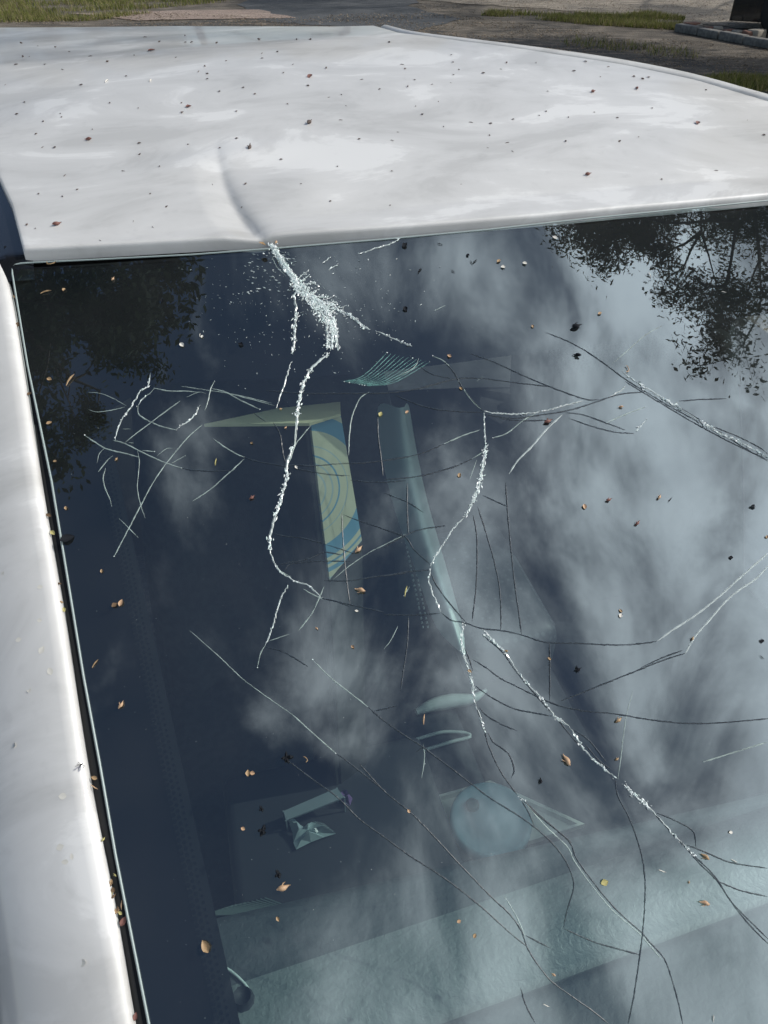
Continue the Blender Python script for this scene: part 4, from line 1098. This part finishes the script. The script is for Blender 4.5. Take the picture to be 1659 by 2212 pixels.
# grass, dry stalks, leaf bits
def blades(name, areas, n_, h, mats, lab=None, flat=False):
    vs = []; fs = []
    for (poly, w_) in areas:
        P = np.array(poly)[:, :2]; k = int(n_ * w_); mn, mx_ = P.min(0), P.max(0); c = 0
        while c < k:
            p = mn + (mx_ - mn) * np.random.rand(2); ins = False; j = len(P) - 1
            for i in range(len(P)):
                if (P[i][1] > p[1]) != (P[j][1] > p[1]) and p[0] < (P[j][0] - P[i][0]) * (p[1] - P[i][1]) / (P[j][1] - P[i][1]) + P[i][0]: ins = not ins
                j = i
            if not ins: continue
            c += 1
            if math.sin(p[0] * 3.1 + p[1] * 1.7) + math.sin(p[0] * 1.3 - p[1] * 4.1) + rnd.gauss(0, .6) < -.8: continue
            a = rnd.uniform(0, 6.28); hh = h * rnd.uniform(.4, 1.2); w = .006 if not flat else rnd.uniform(.008, .02); le = rnd.uniform(.2, .9) * hh
            ca, sa = math.cos(a), math.sin(a); b = len(vs)
            if flat:
                z = rnd.uniform(.014, .03); vs += [(p[0] - ca * w, p[1] - sa * w, z), (p[0] + sa * w * .6, p[1] - ca * w * .6, z + rnd.uniform(-.004, .01)), (p[0] + ca * w, p[1] + sa * w, z), (p[0] - sa * w * .6, p[1] + ca * w * .6, z + rnd.uniform(-.004, .01))]
                fs.append((b, b + 1, b + 2, b + 3))
            else:
                vs += [(p[0] - sa * w, p[1] + ca * w, 0), (p[0] + sa * w, p[1] - ca * w, 0), (p[0] + ca * le, p[1] + sa * le, hh)]; fs.append((b, b + 1, b + 2))
    o = mesh(name, vs, fs, mats); o['kind'] = 'stuff'; return o
np.random.seed(3)
GR = island_mat('grass_blades', [(.05, .07, .02), (.12, .15, .03), (.22, .24, .05), (.30, .26, .13), (.24, .19, .11)], .7, .2, .3)
DRY = island_mat('dry_leaf_bits', [(.10, .075, .05), (.22, .17, .12), (.34, .28, .20), (.07, .06, .05)], .9, .1)
g = lambda *P: [gnd(*p) for p in P]
blades('grass', [(g((-60, 30), (300, 22), (520, 2), (600, -20), (-80, -40)), .42), (g((-60, 50), (200, 46), (330, 30), (0, 28)), .08),
                 (g((1240, 52), (1465, 66), (1480, 42), (1400, 30), (1240, 34)), .22), (g((1040, 34), (1240, 50), (1240, 36), (1060, 26)), .05),
                 (g((1500, 178), (1700, 222), (1700, 178), (1560, 166)), .10), (g((1180, 96), (1500, 130), (1520, 112), (1250, 84)), .008)], 60000, .09, GR)
blades('dry_leaves', [(g((0, 54), (860, 70), (1660, 200), (1660, 108), (1250, 66), (900, 26), (600, 40), (300, 26), (-20, 40)), .65), (g((900, 20), (1660, 90), (1660, -20), (900, -20)), .35)], 16000, .03, DRY, flat=True)

# ------------------------------------------------------------------ dark car standing at the right edge
BK = mat('black_car_paint', (.008, .009, .012), .25, coat=1)
pc = gnd(1668, 70); blk = empty('parked_car', (pc[0] + 1.52, pc[1] - .38, 0), R_(62)); tag(blk, 'black parked car showing only its corner at the top right behind the low kerb', 'car')
P = []
hood = [(-2.2, .30, .66), (-2.15, .62, .72), (-1.9, .78, .78), (-.9, .92, .86), (-.75, 1.0, .88), (-.1, 1.38, .70), (.9, 1.42, .70), (1.6, 1.05, .82), (2.1, .98, .80), (2.2, .6, .80), (2.15, .32, .74)]
for y_, z_, w_ in hood:
    P.append([(-w_, y_, .17), (-w_ * 1.02, y_, min(z_, .62)), (-w_ * .98, y_, min(z_, .92) - .02), (-w_ * (.70 if z_ > 1.1 else .9), y_, z_ - .01), (0, y_, z_ + .03), (w_ * (.70 if z_ > 1.1 else .9), y_, z_ - .01), (w_ * .98, y_, min(z_, .92) - .02), (w_ * 1.02, y_, min(z_, .62)), (w_, y_, .17)])
bb = grid_mesh('body', np.array(P), BK, blk); sd = bb.modifiers.new('s', 'SUBSURF'); sd.levels = 1; sd.render_levels = 2
for sx in (-1, 1):
    for y_ in (-1.4, 1.4): wheel(blk, sx * .80, y_, sx, .33)
mb = MB(); mb.box((-.62, -2.26, .52), (-.30, -2.12, .64)); bevel(mb.build('headlight', mat('clear_lamp', (.5, .6, .7), .08, coat=1), blk), .03)
mb = MB(); mb.box((.30, -2.26, .52), (.62, -2.12, .64)); bevel(mb.build('headlight', bpy.data.materials['clear_lamp'], blk), .03)
mb = MB(); mb.add([(-.60, -.72, 1.03), (.60, -.72, 1.03), (.50, -.16, 1.36), (-.50, -.16, 1.36)], [(0, 1, 2, 3)]); mb.build('windscreen', SIDEGLASS, blk)

# ------------------------------------------------------------------ trees
BARK = mat('grey_brown_bark', (.055, .045, .038), .95, noise=(8, (.09, .075, .06), .4, .6), bump=(30, .6, .02))
LEAF_G = island_mat('evergreen_leaves', [(.018, .032, .012), (.03, .05, .018), (.05, .075, .025)], .6, .3, .25)
LEAF_B = island_mat('opening_buds', [(.05, .055, .02), (.09, .085, .03), (.11, .08, .035)], .7, .2, .25)
def tree(name_lab, base, height, radius, zlow, nl, leaf, leafm, seed, depth=4, nlimb=9, trunk_r=.2, group=None, lean=(0, 0), crown_c=None):
    rg = random.Random(seed); root = empty('tree', base); tag(root, name_lab, 'tree', group)
    tb = MB(); lb = MB(); tips = []
    top = Vector((lean[0], lean[1], height * .93)); pts = [Vector((0, 0, -.1))]
    for k in range(1, 8):
        t = k / 7; pts.append(Vector((top.x * t * t + rg.gauss(0, .08), top.y * t * t + rg.gauss(0, .08), top.z * t)))
    tb.tube(pts, [trunk_r * (1.25 if k == 0 else 1) * (1 - k / 7.6) for k in range(8)], 10)
    cc = Vector(crown_c) if crown_c else Vector((top.x * .6, top.y * .6, (height + zlow) / 2))
    def inside(p):
        q = p - cc; return (q.x / radius) ** 2 + (q.y / radius) ** 2 + (q.z / ((height - zlow) / 2)) ** 2
    def branch(p, d, L_, r, lv):
        n_ = 5 if lv < 3 else 4; P_ = [p]; q = p
        for k in range(n_):
            d = (d + Vector((rg.gauss(0, .16), rg.gauss(0, .16), rg.gauss(.05, .13)))).normalized()
            if inside(q) > .95: d = (d + (cc - q).normalized() * .35).normalized()
            q = q + d * L_ / n_; P_.append(q)
            if inside(q) > 1.15: break
        n_ = len(P_) - 1
        lb.tube(P_, [r * (1 - .7 * k / n_) for k in range(n_ + 1)], 5 if lv < 2 else 3, cap=False)
        if lv >= depth: tips.extend(P_[1:]); return
        for k in range(rg.choice([3, 4]) if lv < depth - 1 else 4):
            i = rg.randint(min(2, n_), n_); a = rg.uniform(.4, 1.0); ax = Vector((rg.gauss(0, 1), rg.gauss(0, 1), rg.gauss(0, .6))).normalized()
            branch(P_[i], (d * math.cos(a) + ax * math.sin(a)).normalized(), L_ * rg.uniform(.5, .72), r * .5, lv + 1)
    for k in range(nlimb):
        t = (zlow / height) + (1 - zlow / height) * (k + .3) / nlimb * .9; i = t * 7; j = min(6, int(i)); p = pts[j].lerp(pts[j + 1], i - j)
        a = k * 2.4 + rg.uniform(-.4, .4); el = .25 + .7 * t
        branch(p, Vector((math.cos(a) * math.cos(el), math.sin(a) * math.cos(el), math.sin(el))), radius * rg.uniform(.75, 1.05) * (1.1 - .4 * t), trunk_r * .42 * (1.1 - .6 * t), 1)
    tb.build('trunk', BARK, root, True); lm = lb.build('limbs', BARK, root, True); lm['kind'] = 'stuff'
    vs = []; fs = []
    for _ in range(nl):
        p = rg.choice(tips) + Vector((rg.gauss(0, 1), rg.gauss(0, 1), rg.gauss(0, 1))) * leaf * 2.2
        a = Vector((rg.gauss(0, 1), rg.gauss(0, 1), rg.gauss(0, 1))).normalized(); b_ = a.orthogonal().normalized(); s_ = leaf * rg.uniform(.5, 1.3); i = len(vs)
        vs += [p - a * s_, p + b_ * s_ * .45, p + a * s_, p - b_ * s_ * .45]; fs.append((i, i + 1, i + 2, i + 3))
    cr_ = mesh('crown', vs, fs, leafm, root); cr_['kind'] = 'stuff'
    return root
tree('tall dark evergreen tree leaning over the near side, mirrored in the left of the windscreen', (-5.2, 2.6, 0), 12.5, 3.8, 4.6, 90000, .045, LEAF_G, 11, 4, 11, .24, crown_c=(.3, .2, 8.3))
tree('budding broadleaf tree mirrored in the upper right of the windscreen', (5.0, 6.7, 0), 11.8, 4.15, 5.8, 150000, .050, LEAF_B, 5, 4, 19, .22, crown_c=(0, 0, 8.0))
bgt = [(7.6, 12.2, 8.0, 3.2), (11.5, 10.8, 8.5, 3.0), (-9, 24, 11, 4), (-1.5, 30, 12, 5), (6, 27, 10, 4), (14, 22, 12, 5), (13, 11.5, 9, 3.4), (-16, 18, 12, 5), (-5.5, 26, 9.5, 4.5), (2.4, 23.5, 7.5, 3.6)]
labs = ['thin tree shading the drive from behind the kerb', 'slim tree nearest the black car', 'bare budding tree far behind the car on the left', 'tall bare tree straight behind the car beyond the lane', 'bare tree beyond the dry ground behind the car', 'large budding tree beyond the black car', 'smaller tree on the dry ground right of the kerb', 'broad tree at the far left beyond the grass', 'round-headed tree between the tall tree and the left one', 'lowest tree beyond the asphalt lane']
for i, (x, y, h, r) in enumerate(bgt):
    tree(labs[i], (x, y, 0), h, r, h * .25, 15000 if y > 16 else 45000, .11 if y > 16 else .09, LEAF_B, 40 + i, 3, 10, .2, 'trees behind the car')

# ------------------------------------------------------------------ fallen bud scales and seed husks
DB = {'dark': mat('dark_bud_scale', (.10, .075, .065), .8), 'red': mat('red_bud_scale', (.17, .075, .06), .7), 'pale': mat('pale_fleck', (.62, .60, .54), .7),
      'tan': mat('tan_husk', (.42, .30, .16), .6, noise=(400, (.24, .14, .07), .4, .6)), 'orange': mat('orange_husk', (.36, .19, .10), .6, noise=(350, (.52, .38, .24), .42, .58)), 'black': mat('black_seed', (.012, .014, .018), .85, spec=.15), 'yellow': mat('yellow_green_husk', (.40, .36, .14), .6), 'brown': mat('dead_brown_leaf', (.16, .10, .05), .8, noise=(300, (.08, .05, .03), .4, .6))}
def shape_scale(sd_):                    # cupped bud scale
    r = random.Random(sd_); n_ = 7; vs = []; fs = []
    for i in range(5):
        t = i / 4; w = math.sin(math.pi * min(1, t * .92 + .06)) * r.uniform(.30, .42)
        for j in range(n_): s = j / (n_ - 1) * 2 - 1; vs.append((t - .5, s * w, .05 + .20 * s * s * (w / .4) + .12 * (t - .5) ** 2 + r.uniform(-.02, .02)))
    for i in range(4):
        for j in range(n_ - 1): fs.append((i * n_ + j, i * n_ + j + 1, (i + 1) * n_ + j + 1, (i + 1) * n_ + j))
    return vs, fs
def shape_husk(sd_):                     # plump pointed seed husk with a stub
    r = random.Random(sd_); mb = MB(); pts = [(-.5 + k / 7, .03 * math.sin(k * 1.3), .16 + .03 * math.sin(k)) for k in range(8)]
    mb.tube(pts, [.02, .11, .18, .20, .17, .11, .05, .03], 7); mb.tube([(-.1, .1, .16), (.05, .28, .2), (.2, .3, .12)], [.05, .04, .02], 4); return mb.v, mb.f
def shape_star(sd_):                     # star-like calyx
    r = random.Random(sd_); mb = MB(); mb.tube([(0, 0, 0), (0, 0, .2)], [.12, .08], 6)
    for k in range(5):
        a = k * 1.2566 + r.uniform(-.45, .45); ca, sa = math.cos(a), math.sin(a); q_ = r.uniform(.55, 1.05); mb.tube([(ca * .08, sa * .08, .12), (ca * .3 * q_, sa * .3 * q_, r.uniform(.08, .3)), (ca * .5 * q_, sa * .5 * q_, r.uniform(.02, .2))], [.12, r.uniform(.08, .16), .03], 4)
    return mb.v, mb.f
def shape_sliver(sd_):
    mb = MB(); mb.tube([(-.6, 0, .05), (-.2, .04, .1), (.2, .0, .12), (.6, -.06, .05)], [.03, .08, .09, .03], 5); return mb.v, mb.f
def shape_hook(sd_):
    mb = MB(); mb.tube([(-.5, .4, .08), (-.45, 0, .1), (-.1, -.1, .12), (.3, -.05, .1), (.6, .12, .1)], [.05, .07, .06, .07, .03], 5); return mb.v, mb.f
SH = {'scale': shape_scale, 'husk': shape_husk, 'star': shape_star, 'sliver': shape_sliver, 'hook': shape_hook}
_mc = {}
def bit_mesh(kind, mt, var):
    k = (kind, mt, var)
    if k not in _mc:
        v, f = SH[kind](var * 7 + 1); me = bpy.data.meshes.new(kind + '_' + mt); me.from_pydata([tuple(q) for q in v], [], f); me.materials.append(DB[mt]); me.polygons.foreach_set('use_smooth', [kind != 'star'] * len(me.polygons)); _mc[k] = me
    return _mc[k]
def place(name, kind, mt, P, N_, size, ang, label, cat, group=None):
    o = bpy.data.objects.new(name, bit_mesh(kind, mt, rnd.randint(0, 3))); COL.objects.link(o)
    z = Vector(N_).normalized(); x = (Vector((math.cos(ang), math.sin(ang), 0)) - z * z.dot(Vector((math.cos(ang), math.sin(ang), 0)))).normalized(); y = z.cross(x)
    Mt = Matrix((x, y, z)).transposed().to_4x4()
    if kind in ('scale', 'husk') and rnd.random() < .35: Mt = Mt @ Matrix.Rotation(rnd.uniform(-.5, .5), 4, 'Y')
    o.matrix_world = CARM @ (Matrix.Translation(Vector(P)) @ Mt @ Matrix.Scale(size, 4) @ Matrix.Diagonal((1, 1, .15 if name == 'dried_splash' else 1, 1)))
    return tag(o, label, cat, group)
def on_roof(x, y):
    p = roof_pt(x, y)
    if p is None: return None
    e = .004; n_ = np.array([-(roofz(p[0] + e, p[1]) - roofz(p[0] - e, p[1])) / (2 * e), -(roofz(p[0], p[1] + e) - roofz(p[0], p[1] - e)) / (2 * e), 1])
    dd = np.linalg.norm(p - to_car(np.zeros(3))); return p + np.array([0, 0, .0002]), n_, dd
def in_roof(p): return p is not None and uL(p[1]) + .002 < p[0] < uR(p[1]) - .002 and cF(p[0]) + .001 < p[1] < CREAR - .02
R1 = '92,188 163,200 300,225 127,246 100,246 390,244 70,280 193,280 270,302 23,367 350,368 106,442 475,446 598,468 260,492 267,507 187,526 73,494 157,580 183,638 236,638 602,620 605,668 532,740 280,760 335,820 167,838 270,850 650,838 720,895 918,798 1062,795 577,957 660,982 153,988 433,1040 117,972 1045,897 813,625 1023,599 785,446 788,487 947,396 1022,482 1050,380 895,320 858,311 885,288 895,342 978,264 760,250 580,240 465,268 937,187 800,155 800,184 828,184 690,182 627,162 1120,172 1282,172 1133,253 1132,232 1200,225 1225,315 1410,295 1562,345 1640,387 1475,410 1420,422 1495,458 1242,450 1102,407 1472,520 1552,602 1458,720 1428,870 1330,372 1300,795 1265,280 1340,172 240,205 545,330 400,560 950,640 1215,690 690,720'
R2 = '22,184 78,280 92,298 132,346 103,375 207,366 235,440 137,460 165,495 60,572 35,608 34,740 27,888 290,238 297,270 323,302 300,324 288,358 428,317 530,272 505,300 657,272 708,395 820,308 935,333 870,267 968,290 1143,335 1115,342 1080,332 700,482 670,500 557,517 375,530 460,535 455,586 532,618 448,640 555,655 258,548 333,797 627,925 797,508 908,486 1008,510 1158,468 1100,593 1018,612 785,612 1200,776 1435,738 1570,520 1640,585 1390,390'
def bits(pts, surf, name, kinds, mt, szr, label, cat, group):
    for x, y in pts:
        if surf == 'roof':
            p = roof_pt(x, y)
            if not in_roof(p): continue
            P, N_, dd = on_roof(x, y)
        else:
            u, v, t = glass_uv(x, y); P, N_ = gp(u, v, .0006), surf_n(u); dd = np.linalg.norm(P - to_car(np.zeros(3)))
        place(name, rnd.choice(kinds), mt, P, N_, rnd.uniform(*szr) * dd / FPX, rnd.uniform(0, 3.14), label, cat, group)
ALLR = px('1', R1) + px('2', R2)
def side_of(p): return 'left' if p[0] < 590 - (530 - p[1]) * .55 else 'right'
for sd_, row, txt in (('left', 0, 'far roof edge, left of the crease line'), ('left', 1, 'middle of the roof, left of the crease'), ('left', 2, 'front roof edge, left of the crease'), ('right', 0, 'far roof edge, right of the crease line'), ('right', 1, 'middle of the roof, right of the crease'), ('right', 2, 'front roof edge, right of the crease')):
    sel = [p for p in ALLR if side_of(p) == sd_ and (0 if p[1] < 150 else 1 if p[1] < 320 else 2) == row]
    w_ = 'on the ' if row == 1 else 'towards the '
    bits(sel, 'roof', 'bud_scale', ['scale', 'husk', 'scale', 'sliver'], 'dark', (3.5, 7.5), 'tiny dark bud scale ' + w_ + txt, 'bud scale', 'dark bud scales ' + w_ + txt)
bits(px('1', '382,605 1340,332 815,462 655,220 1155,70') + px('2', '903,398 1092,384 1355,533 310,165'), 'roof', 'bud_scale', ['scale', 'husk'], 'red', (10, 14), 'reddish bud scale lying on the white roof', 'bud scale', 'reddish bud scales on the roof')
bits(px('1', '650,350 460,352 1180,1052 740,1072'), 'roof', 'petal_fleck', ['sliver'], 'pale', (10, 15), 'thin pale fleck lying on the white roof', 'fleck', 'pale flecks on the roof')
bits(px('A', '80,545 245,541 300,540 452,531 480,524 1105,478 1133,475 1238,463 1280,460'), 'roof', 'bud_scale', ['scale', 'sliver'], 'brown', (8, 12), 'brown bud scale caught along the front edge of the roof', 'bud scale', 'bud scales along the front edge of the roof')
def one(x, y, surf, name, kind, mt, sz, ang, label, cat):
    if surf == 'roof': P, N_, dd = on_roof(x, y)
    else: u, v, t = glass_uv(x, y); P, N_ = gp(u, v, .0008), surf_n(u); dd = np.linalg.norm(P - to_car(np.zeros(3)))
    place(name, kind, mt, P, N_, sz * dd / FPX, ang, label, cat)
one(124, 486, 'roof', 'bud_scale', 'husk', 'red', 18, .3, 'upright dark red bud near the front left corner of the roof', 'bud')
one(540, 319, 'roof', 'bud_scale', 'husk', 'dark', 17, 1.2, 'largest dark bud standing beside the faint top of the roof crease', 'bud')
one(669, 266, 'roof', 'bud_scale', 'husk', 'dark', 18, .9, 'dark twin bud on the roof right of the crease', 'bud')
one(1270, 378, 'roof', 'bud_scale', 'husk', 'red', 15, .2, 'red bud in the pale patch at the front right of the roof', 'bud')
one(597, 525, 'roof', 'bud_scale', 'husk', 'orange', 13, 1.2, 'orange-pink husk stuck where the roof crease meets the windscreen', 'husk')
one(566, 528, 'roof', 'bud_scale', 'scale', 'tan', 15, 2.6, 'tan husk just left of the crease on the roof edge', 'husk')
S = 'glass'
bits(px('A', '139,627 119,997 143,1098 220,1234 252,993 544,958 606,885 107,820 1025,2021 1092,1407 1014,1450 1186,1423 1150,706 1077,565 1655,1160 1332,1640 600,1985 1495,1380 992,1027 1340,1320 1295,678 1487,1905 995,840'), S, 'seed_husk', ['husk', 'scale'], 'tan', (6.5, 10.5), 'small tan husk lying on the windscreen', 'husk', 'small tan husks on the windscreen')
bits(px('A', '245,604 617,925 545,1670 684,1358 762,1398 970,770 525,1790 991,1990 1195,2105 883,1752 1262,1095 879,891 1340,880'), S, 'seed_husk', ['husk', 'scale'], 'orange', (8, 12), 'small orange husk lying on the windscreen', 'husk', 'small orange husks on the windscreen')
bits(px('A', '368,623 350,650 875,668 906,586 978,587 950,528 874,531 1018,568 1010,552 1025,566 520,745 1625,1095 1645,1385 1645,1420 1578,1205 1447,1080'), S, 'dark_seed', ['sliver', 'scale'], 'black', (8, 14), 'dark sliver-like seed lying on the windscreen', 'seed', 'dark seeds on the windscreen')
bits(px('A', '1577,1798 1585,1860 1340,1330 1198,515 1133,570 1086,578 1403,595 1563,632 770,1320 432,725 393,746 437,728 640,1010 1430,1882 1180,2172 1540,2200'), S, 'petal_fleck', ['sliver', 'scale'], 'pale', (7, 12), 'tiny pale fleck stuck on the windscreen', 'fleck', 'pale flecks on the windscreen')
one(100, 632, S, 'seed_husk', 'sliver', 'tan', 17, .2, 'long tan sliver near the top left corner of the windscreen', 'husk')
one(112, 571, S, 'twig', 'hook', 'tan', 16, .1, 'bent tan twig hanging at the top left edge of the glass', 'twig')
one(152, 822, S, 'twig', 'sliver', 'tan', 24, 1.0, 'slanting pale twig on the dark left side of the windscreen', 'twig')
one(107, 915, S, 'seed_husk', 'scale', 'tan', 11, .3, 'pale tan husk close to the left seal above the crack cluster', 'husk')
one(466, 999, S, 'seed_husk', 'sliver', 'yellow', 14, 1.3, 'yellow husk on the dark glass left of the main crack', 'husk')
one(545, 1076, S, 'bud_scale', 'husk', 'red', 15, .5, 'dark red bud on the glass left of the main crack', 'bud')
one(822, 896, S, 'seed_husk', 'scale', 'yellow', 12, 1.0, 'yellow husk above the pale seat bolster', 'husk')
one(775, 1188, S, 'seed_husk', 'husk', 'orange', 22, .6, 'orange husk at the lower right edge of the ring-printed carton', 'husk')
one(778, 1276, S, 'seed_husk', 'husk', 'orange', 24, 2.6, 'spiky orange husk below the ring-printed carton', 'husk')
one(876, 1278, S, 'seed_husk', 'sliver', 'yellow', 20, 1.2, 'upright yellow sliver lower on the stitched seam', 'husk')
one(262, 1303, S, 'seed_husk', 'scale', 'orange', 15, 1.1, 'orange half of the husk pair on the dark left border', 'husk')
one(248, 1308, S, 'seed_husk', 'scale', 'brown', 13, .6, 'brown half of the husk pair on the dark left border', 'husk')
one(206, 1434, S, 'seed_husk', 'sliver', 'tan', 16, .9, 'long tan sliver on the dark left border of the glass', 'husk')
one(263, 1523, S, 'seed_husk', 'husk', 'orange', 18, .9, 'plump orange husk alone on the dark left border', 'husk')
one(661, 1639, S, 'seed_husk', 'hook', 'tan', 11, 2.0, 'curled tan husk above the grey paper strip', 'husk')
one(536, 1670, S, 'seed_husk', 'scale', 'tan', 13, 1.4, 'small two-toned husk left of the grey paper strip', 'husk')
one(613, 1917, S, 'seed_husk', 'husk', 'orange', 28, .1, 'largest orange husk, lying flat in the lower left', 'husk')
one(445, 2044, S, 'seed_husk', 'scale', 'tan', 24, 1.9, 'angular tan husk beside the dotted border at the lower left', 'husk')
one(915, 1554, S, 'seed_husk', 'sliver', 'orange', 18, 1.3, 'upright orange sliver below the curved pale roll', 'husk')
one(1222, 1642, S, 'seed_husk', 'husk', 'orange', 26, 1.8, 'large orange husk right of centre above the dashboard', 'husk')
one(1335, 1556, S, 'seed_husk', 'husk', 'tan', 17, .4, 'round tan husk on the right above the long dark crack', 'husk')
one(1167, 1688, S, 'dark_seed', 'husk', 'black', 14, 1.2, 'small black seed above the cream tray', 'seed')
one(1305, 1906, S, 'seed_husk', 'scale', 'yellow', 15, .1, 'flat pale yellow husk over the dashboard', 'husk')
one(1521, 1850, S, 'seed_husk', 'husk', 'tan', 18, 2.2, 'tan husk beside the right-hand crack fork over the dashboard', 'husk')
one(1519, 1950, S, 'seed_husk', 'husk', 'orange', 20, 2.6, 'orange husk with a tail at the lower right over the dashboard', 'husk')
one(1183, 912, S, 'bud_scale', 'husk', 'red', 20, .2, 'red-brown bud above the bright slanting crack on the right', 'bud')
one(1244, 707, S, 'dark_seed', 'husk', 'black', 24, .1, 'large black seed just above the dotted border on the right', 'seed')
one(1246, 769, S, 'dark_seed', 'husk', 'black', 18, 2.6, 'black oval seed just below the dotted border on the right', 'seed')
one(1355, 798, S, 'seed_husk', 'hook', 'orange', 14, 1.5, 'orange husk beside the start of the wide right-hand crack', 'husk')
one(1376, 1131, S, 'bud_scale', 'husk', 'red', 15, .6, 'lower of the dark red buds on the right of the glass', 'bud')
one(1314, 1081, S, 'bud_scale', 'husk', 'red', 15, .2, 'upper of the red-orange buds on the right of the glass', 'bud')
one(1423, 1075, S, 'seed_husk', 'husk', 'orange', 13, .8, 'pale orange husk on the far right of the glass', 'husk')
one(1247, 1448, S, 'dark_seed', 'star', 'black', 17, .6, 'dark pointed seed on the bright right of the glass', 'seed')
one(146, 1165, S, 'dark_seed', 'scale', 'black', 28, .3, 'broad black leaf scrap on the dark left border', 'leaf scrap')
one(619, 1637, S, 'dark_seed', 'star', 'black', 28, .3, 'largest black star-shaped calyx above the paper strip', 'calyx')
one(567, 1794, S, 'dark_seed', 'star', 'black', 25, .1, 'black star-shaped calyx left of the film wrapper', 'calyx')
one(600, 1888, S, 'dark_seed', 'star', 'black', 20, .9, 'black star-shaped calyx just above the largest orange husk', 'calyx')
one(564, 1747, S, 'dark_seed', 'star', 'black', 15, .9, 'smallest black calyx left of the paper strip', 'calyx')
# litter caught in the channel beside the pillar
def gut(x, y, kind, mt, sz, ang, lab=None, cat='husk', group=None):
    u, v, t = glass_uv(x, y); P = gp(u, v, -.001); place('leaf_litter_bit' if group else 'seed_husk', kind, mt, P, NS, sz * t / FPX, ang, lab, cat, group)
for x, y in [(203, 1680), (223, 1813), (248, 1890), (240, 1905), (236, 1912), (244, 1922), (238, 1930), (245, 1936), (254, 1962), (259, 1972), (252, 1968), (127, 1260), (130, 1300), (113, 1150), (63, 850), (104, 1112), (30, 640), (22, 590), (40, 700), (138, 1316)]:
    gut(x, y, rnd.choice(['scale', 'husk']), rnd.choice(['tan', 'brown', 'yellow']), rnd.uniform(9, 15), rnd.uniform(0, 3), 'small dry husk caught in the black channel beside the pillar', 'husk', 'husks caught in the channel by the pillar')
gut(203, 1700, 'sliver', 'orange', 16, 2.4, 'pinkish twig sticking out of the channel beside the pillar', 'twig')
gut(262, 1955, 'sliver', 'orange', 16, 1.5, 'narrow pale orange husk in the channel above the red-brown scrap', 'husk')
gut(266, 1990, 'scale', 'red', 20, 1.0, 'red-brown curled scrap low in the channel beside the pillar', 'leaf scrap')
gut(292, 2196, 'scale', 'red', 16, 1.3, 'reddish scrap at the very bottom of the channel', 'leaf scrap')
# dead midge and dried flecks on the pillar
def on_pillar(x, y):
    o_, d_ = ray_car(x, y); best = None
    Q = np.array(PR)
    a = Q[:-1, :-1].reshape(-1, 3); b = Q[1:, :-1].reshape(-1, 3); c = Q[:-1, 1:].reshape(-1, 3)
    cen_ = (a + b + c) / 3; t = (cen_ - o_) @ d_ / (d_ @ d_); dist = np.linalg.norm(o_ + t[:, None] * d_ - cen_, axis=1)
    i = int(np.argmin(dist)); n_ = np.cross(b[i] - a[i], c[i] - a[i]); n_ /= np.linalg.norm(n_); n_ = n_ if n_ @ d_ < 0 else -n_
    tt = ((a[i] - o_) @ n_) / (d_ @ n_); return o_ + d_ * tt, n_
P, N_ = on_pillar(174, 1654)
midge = empty('midge'); z = Vector(N_); x = Vector((.5, .8, 0)); x = (x - z * x.dot(z)).normalized(); yv = z.cross(x)
midge.matrix_world = CARM @ (Matrix.Translation(Vector(P)) @ Matrix((x, yv, z)).transposed().to_4x4()); tag(midge, 'small dead midge stuck on the white pillar', 'insect')
mb = MB(); mb.tube([(-.0022, 0, .0008), (0, 0, .0010), (.0010, 0, .0012), (.0018, 0, .0010)], [.0002, .0005, .0006, .0003], 6); mb.build('body', DB['black'], midge, True)
WING = mat('insect_wing', (.25, .25, .28), .3)
for s in (-1, 1):
    mb = MB(); mb.add([(0, 0, .0014), (-.003, s * .0018, .0012), (-.0042, s * .0016, .0010), (-.0030, s * .0006, .0012)], [(0, 1, 2, 3)]); mb.build('wing', WING, midge)
    for k in range(3):
        mb = MB(); mb.tube([(.0004 * k - .0004, 0, .0008), (.001 * k - .0012, s * .0016, .0014), (.0016 * k - .002, s * .0028, .0001)], .00014, 3); mb.build('leg', DB['black'], midge)
for k, (x_, y_) in enumerate([(86, 1268), (40, 1382), (85, 1340), (62, 1490), (90, 1404), (140, 1862), (155, 1850), (178, 2080), (135, 1720), (130, 1830), (108, 1450), (30, 1610), (5, 1240)]):
    P, N_ = on_pillar(x_, y_)
    if abs(P[2] - 1.3) > .5: continue
    place('dried_splash', 'scale', 'pale', P, N_, rnd.uniform(9, 18) * .6 / FPX, rnd.uniform(0, 3), 'dried pale splash on the white pillar', 'splash', 'dried splashes on the pillar')
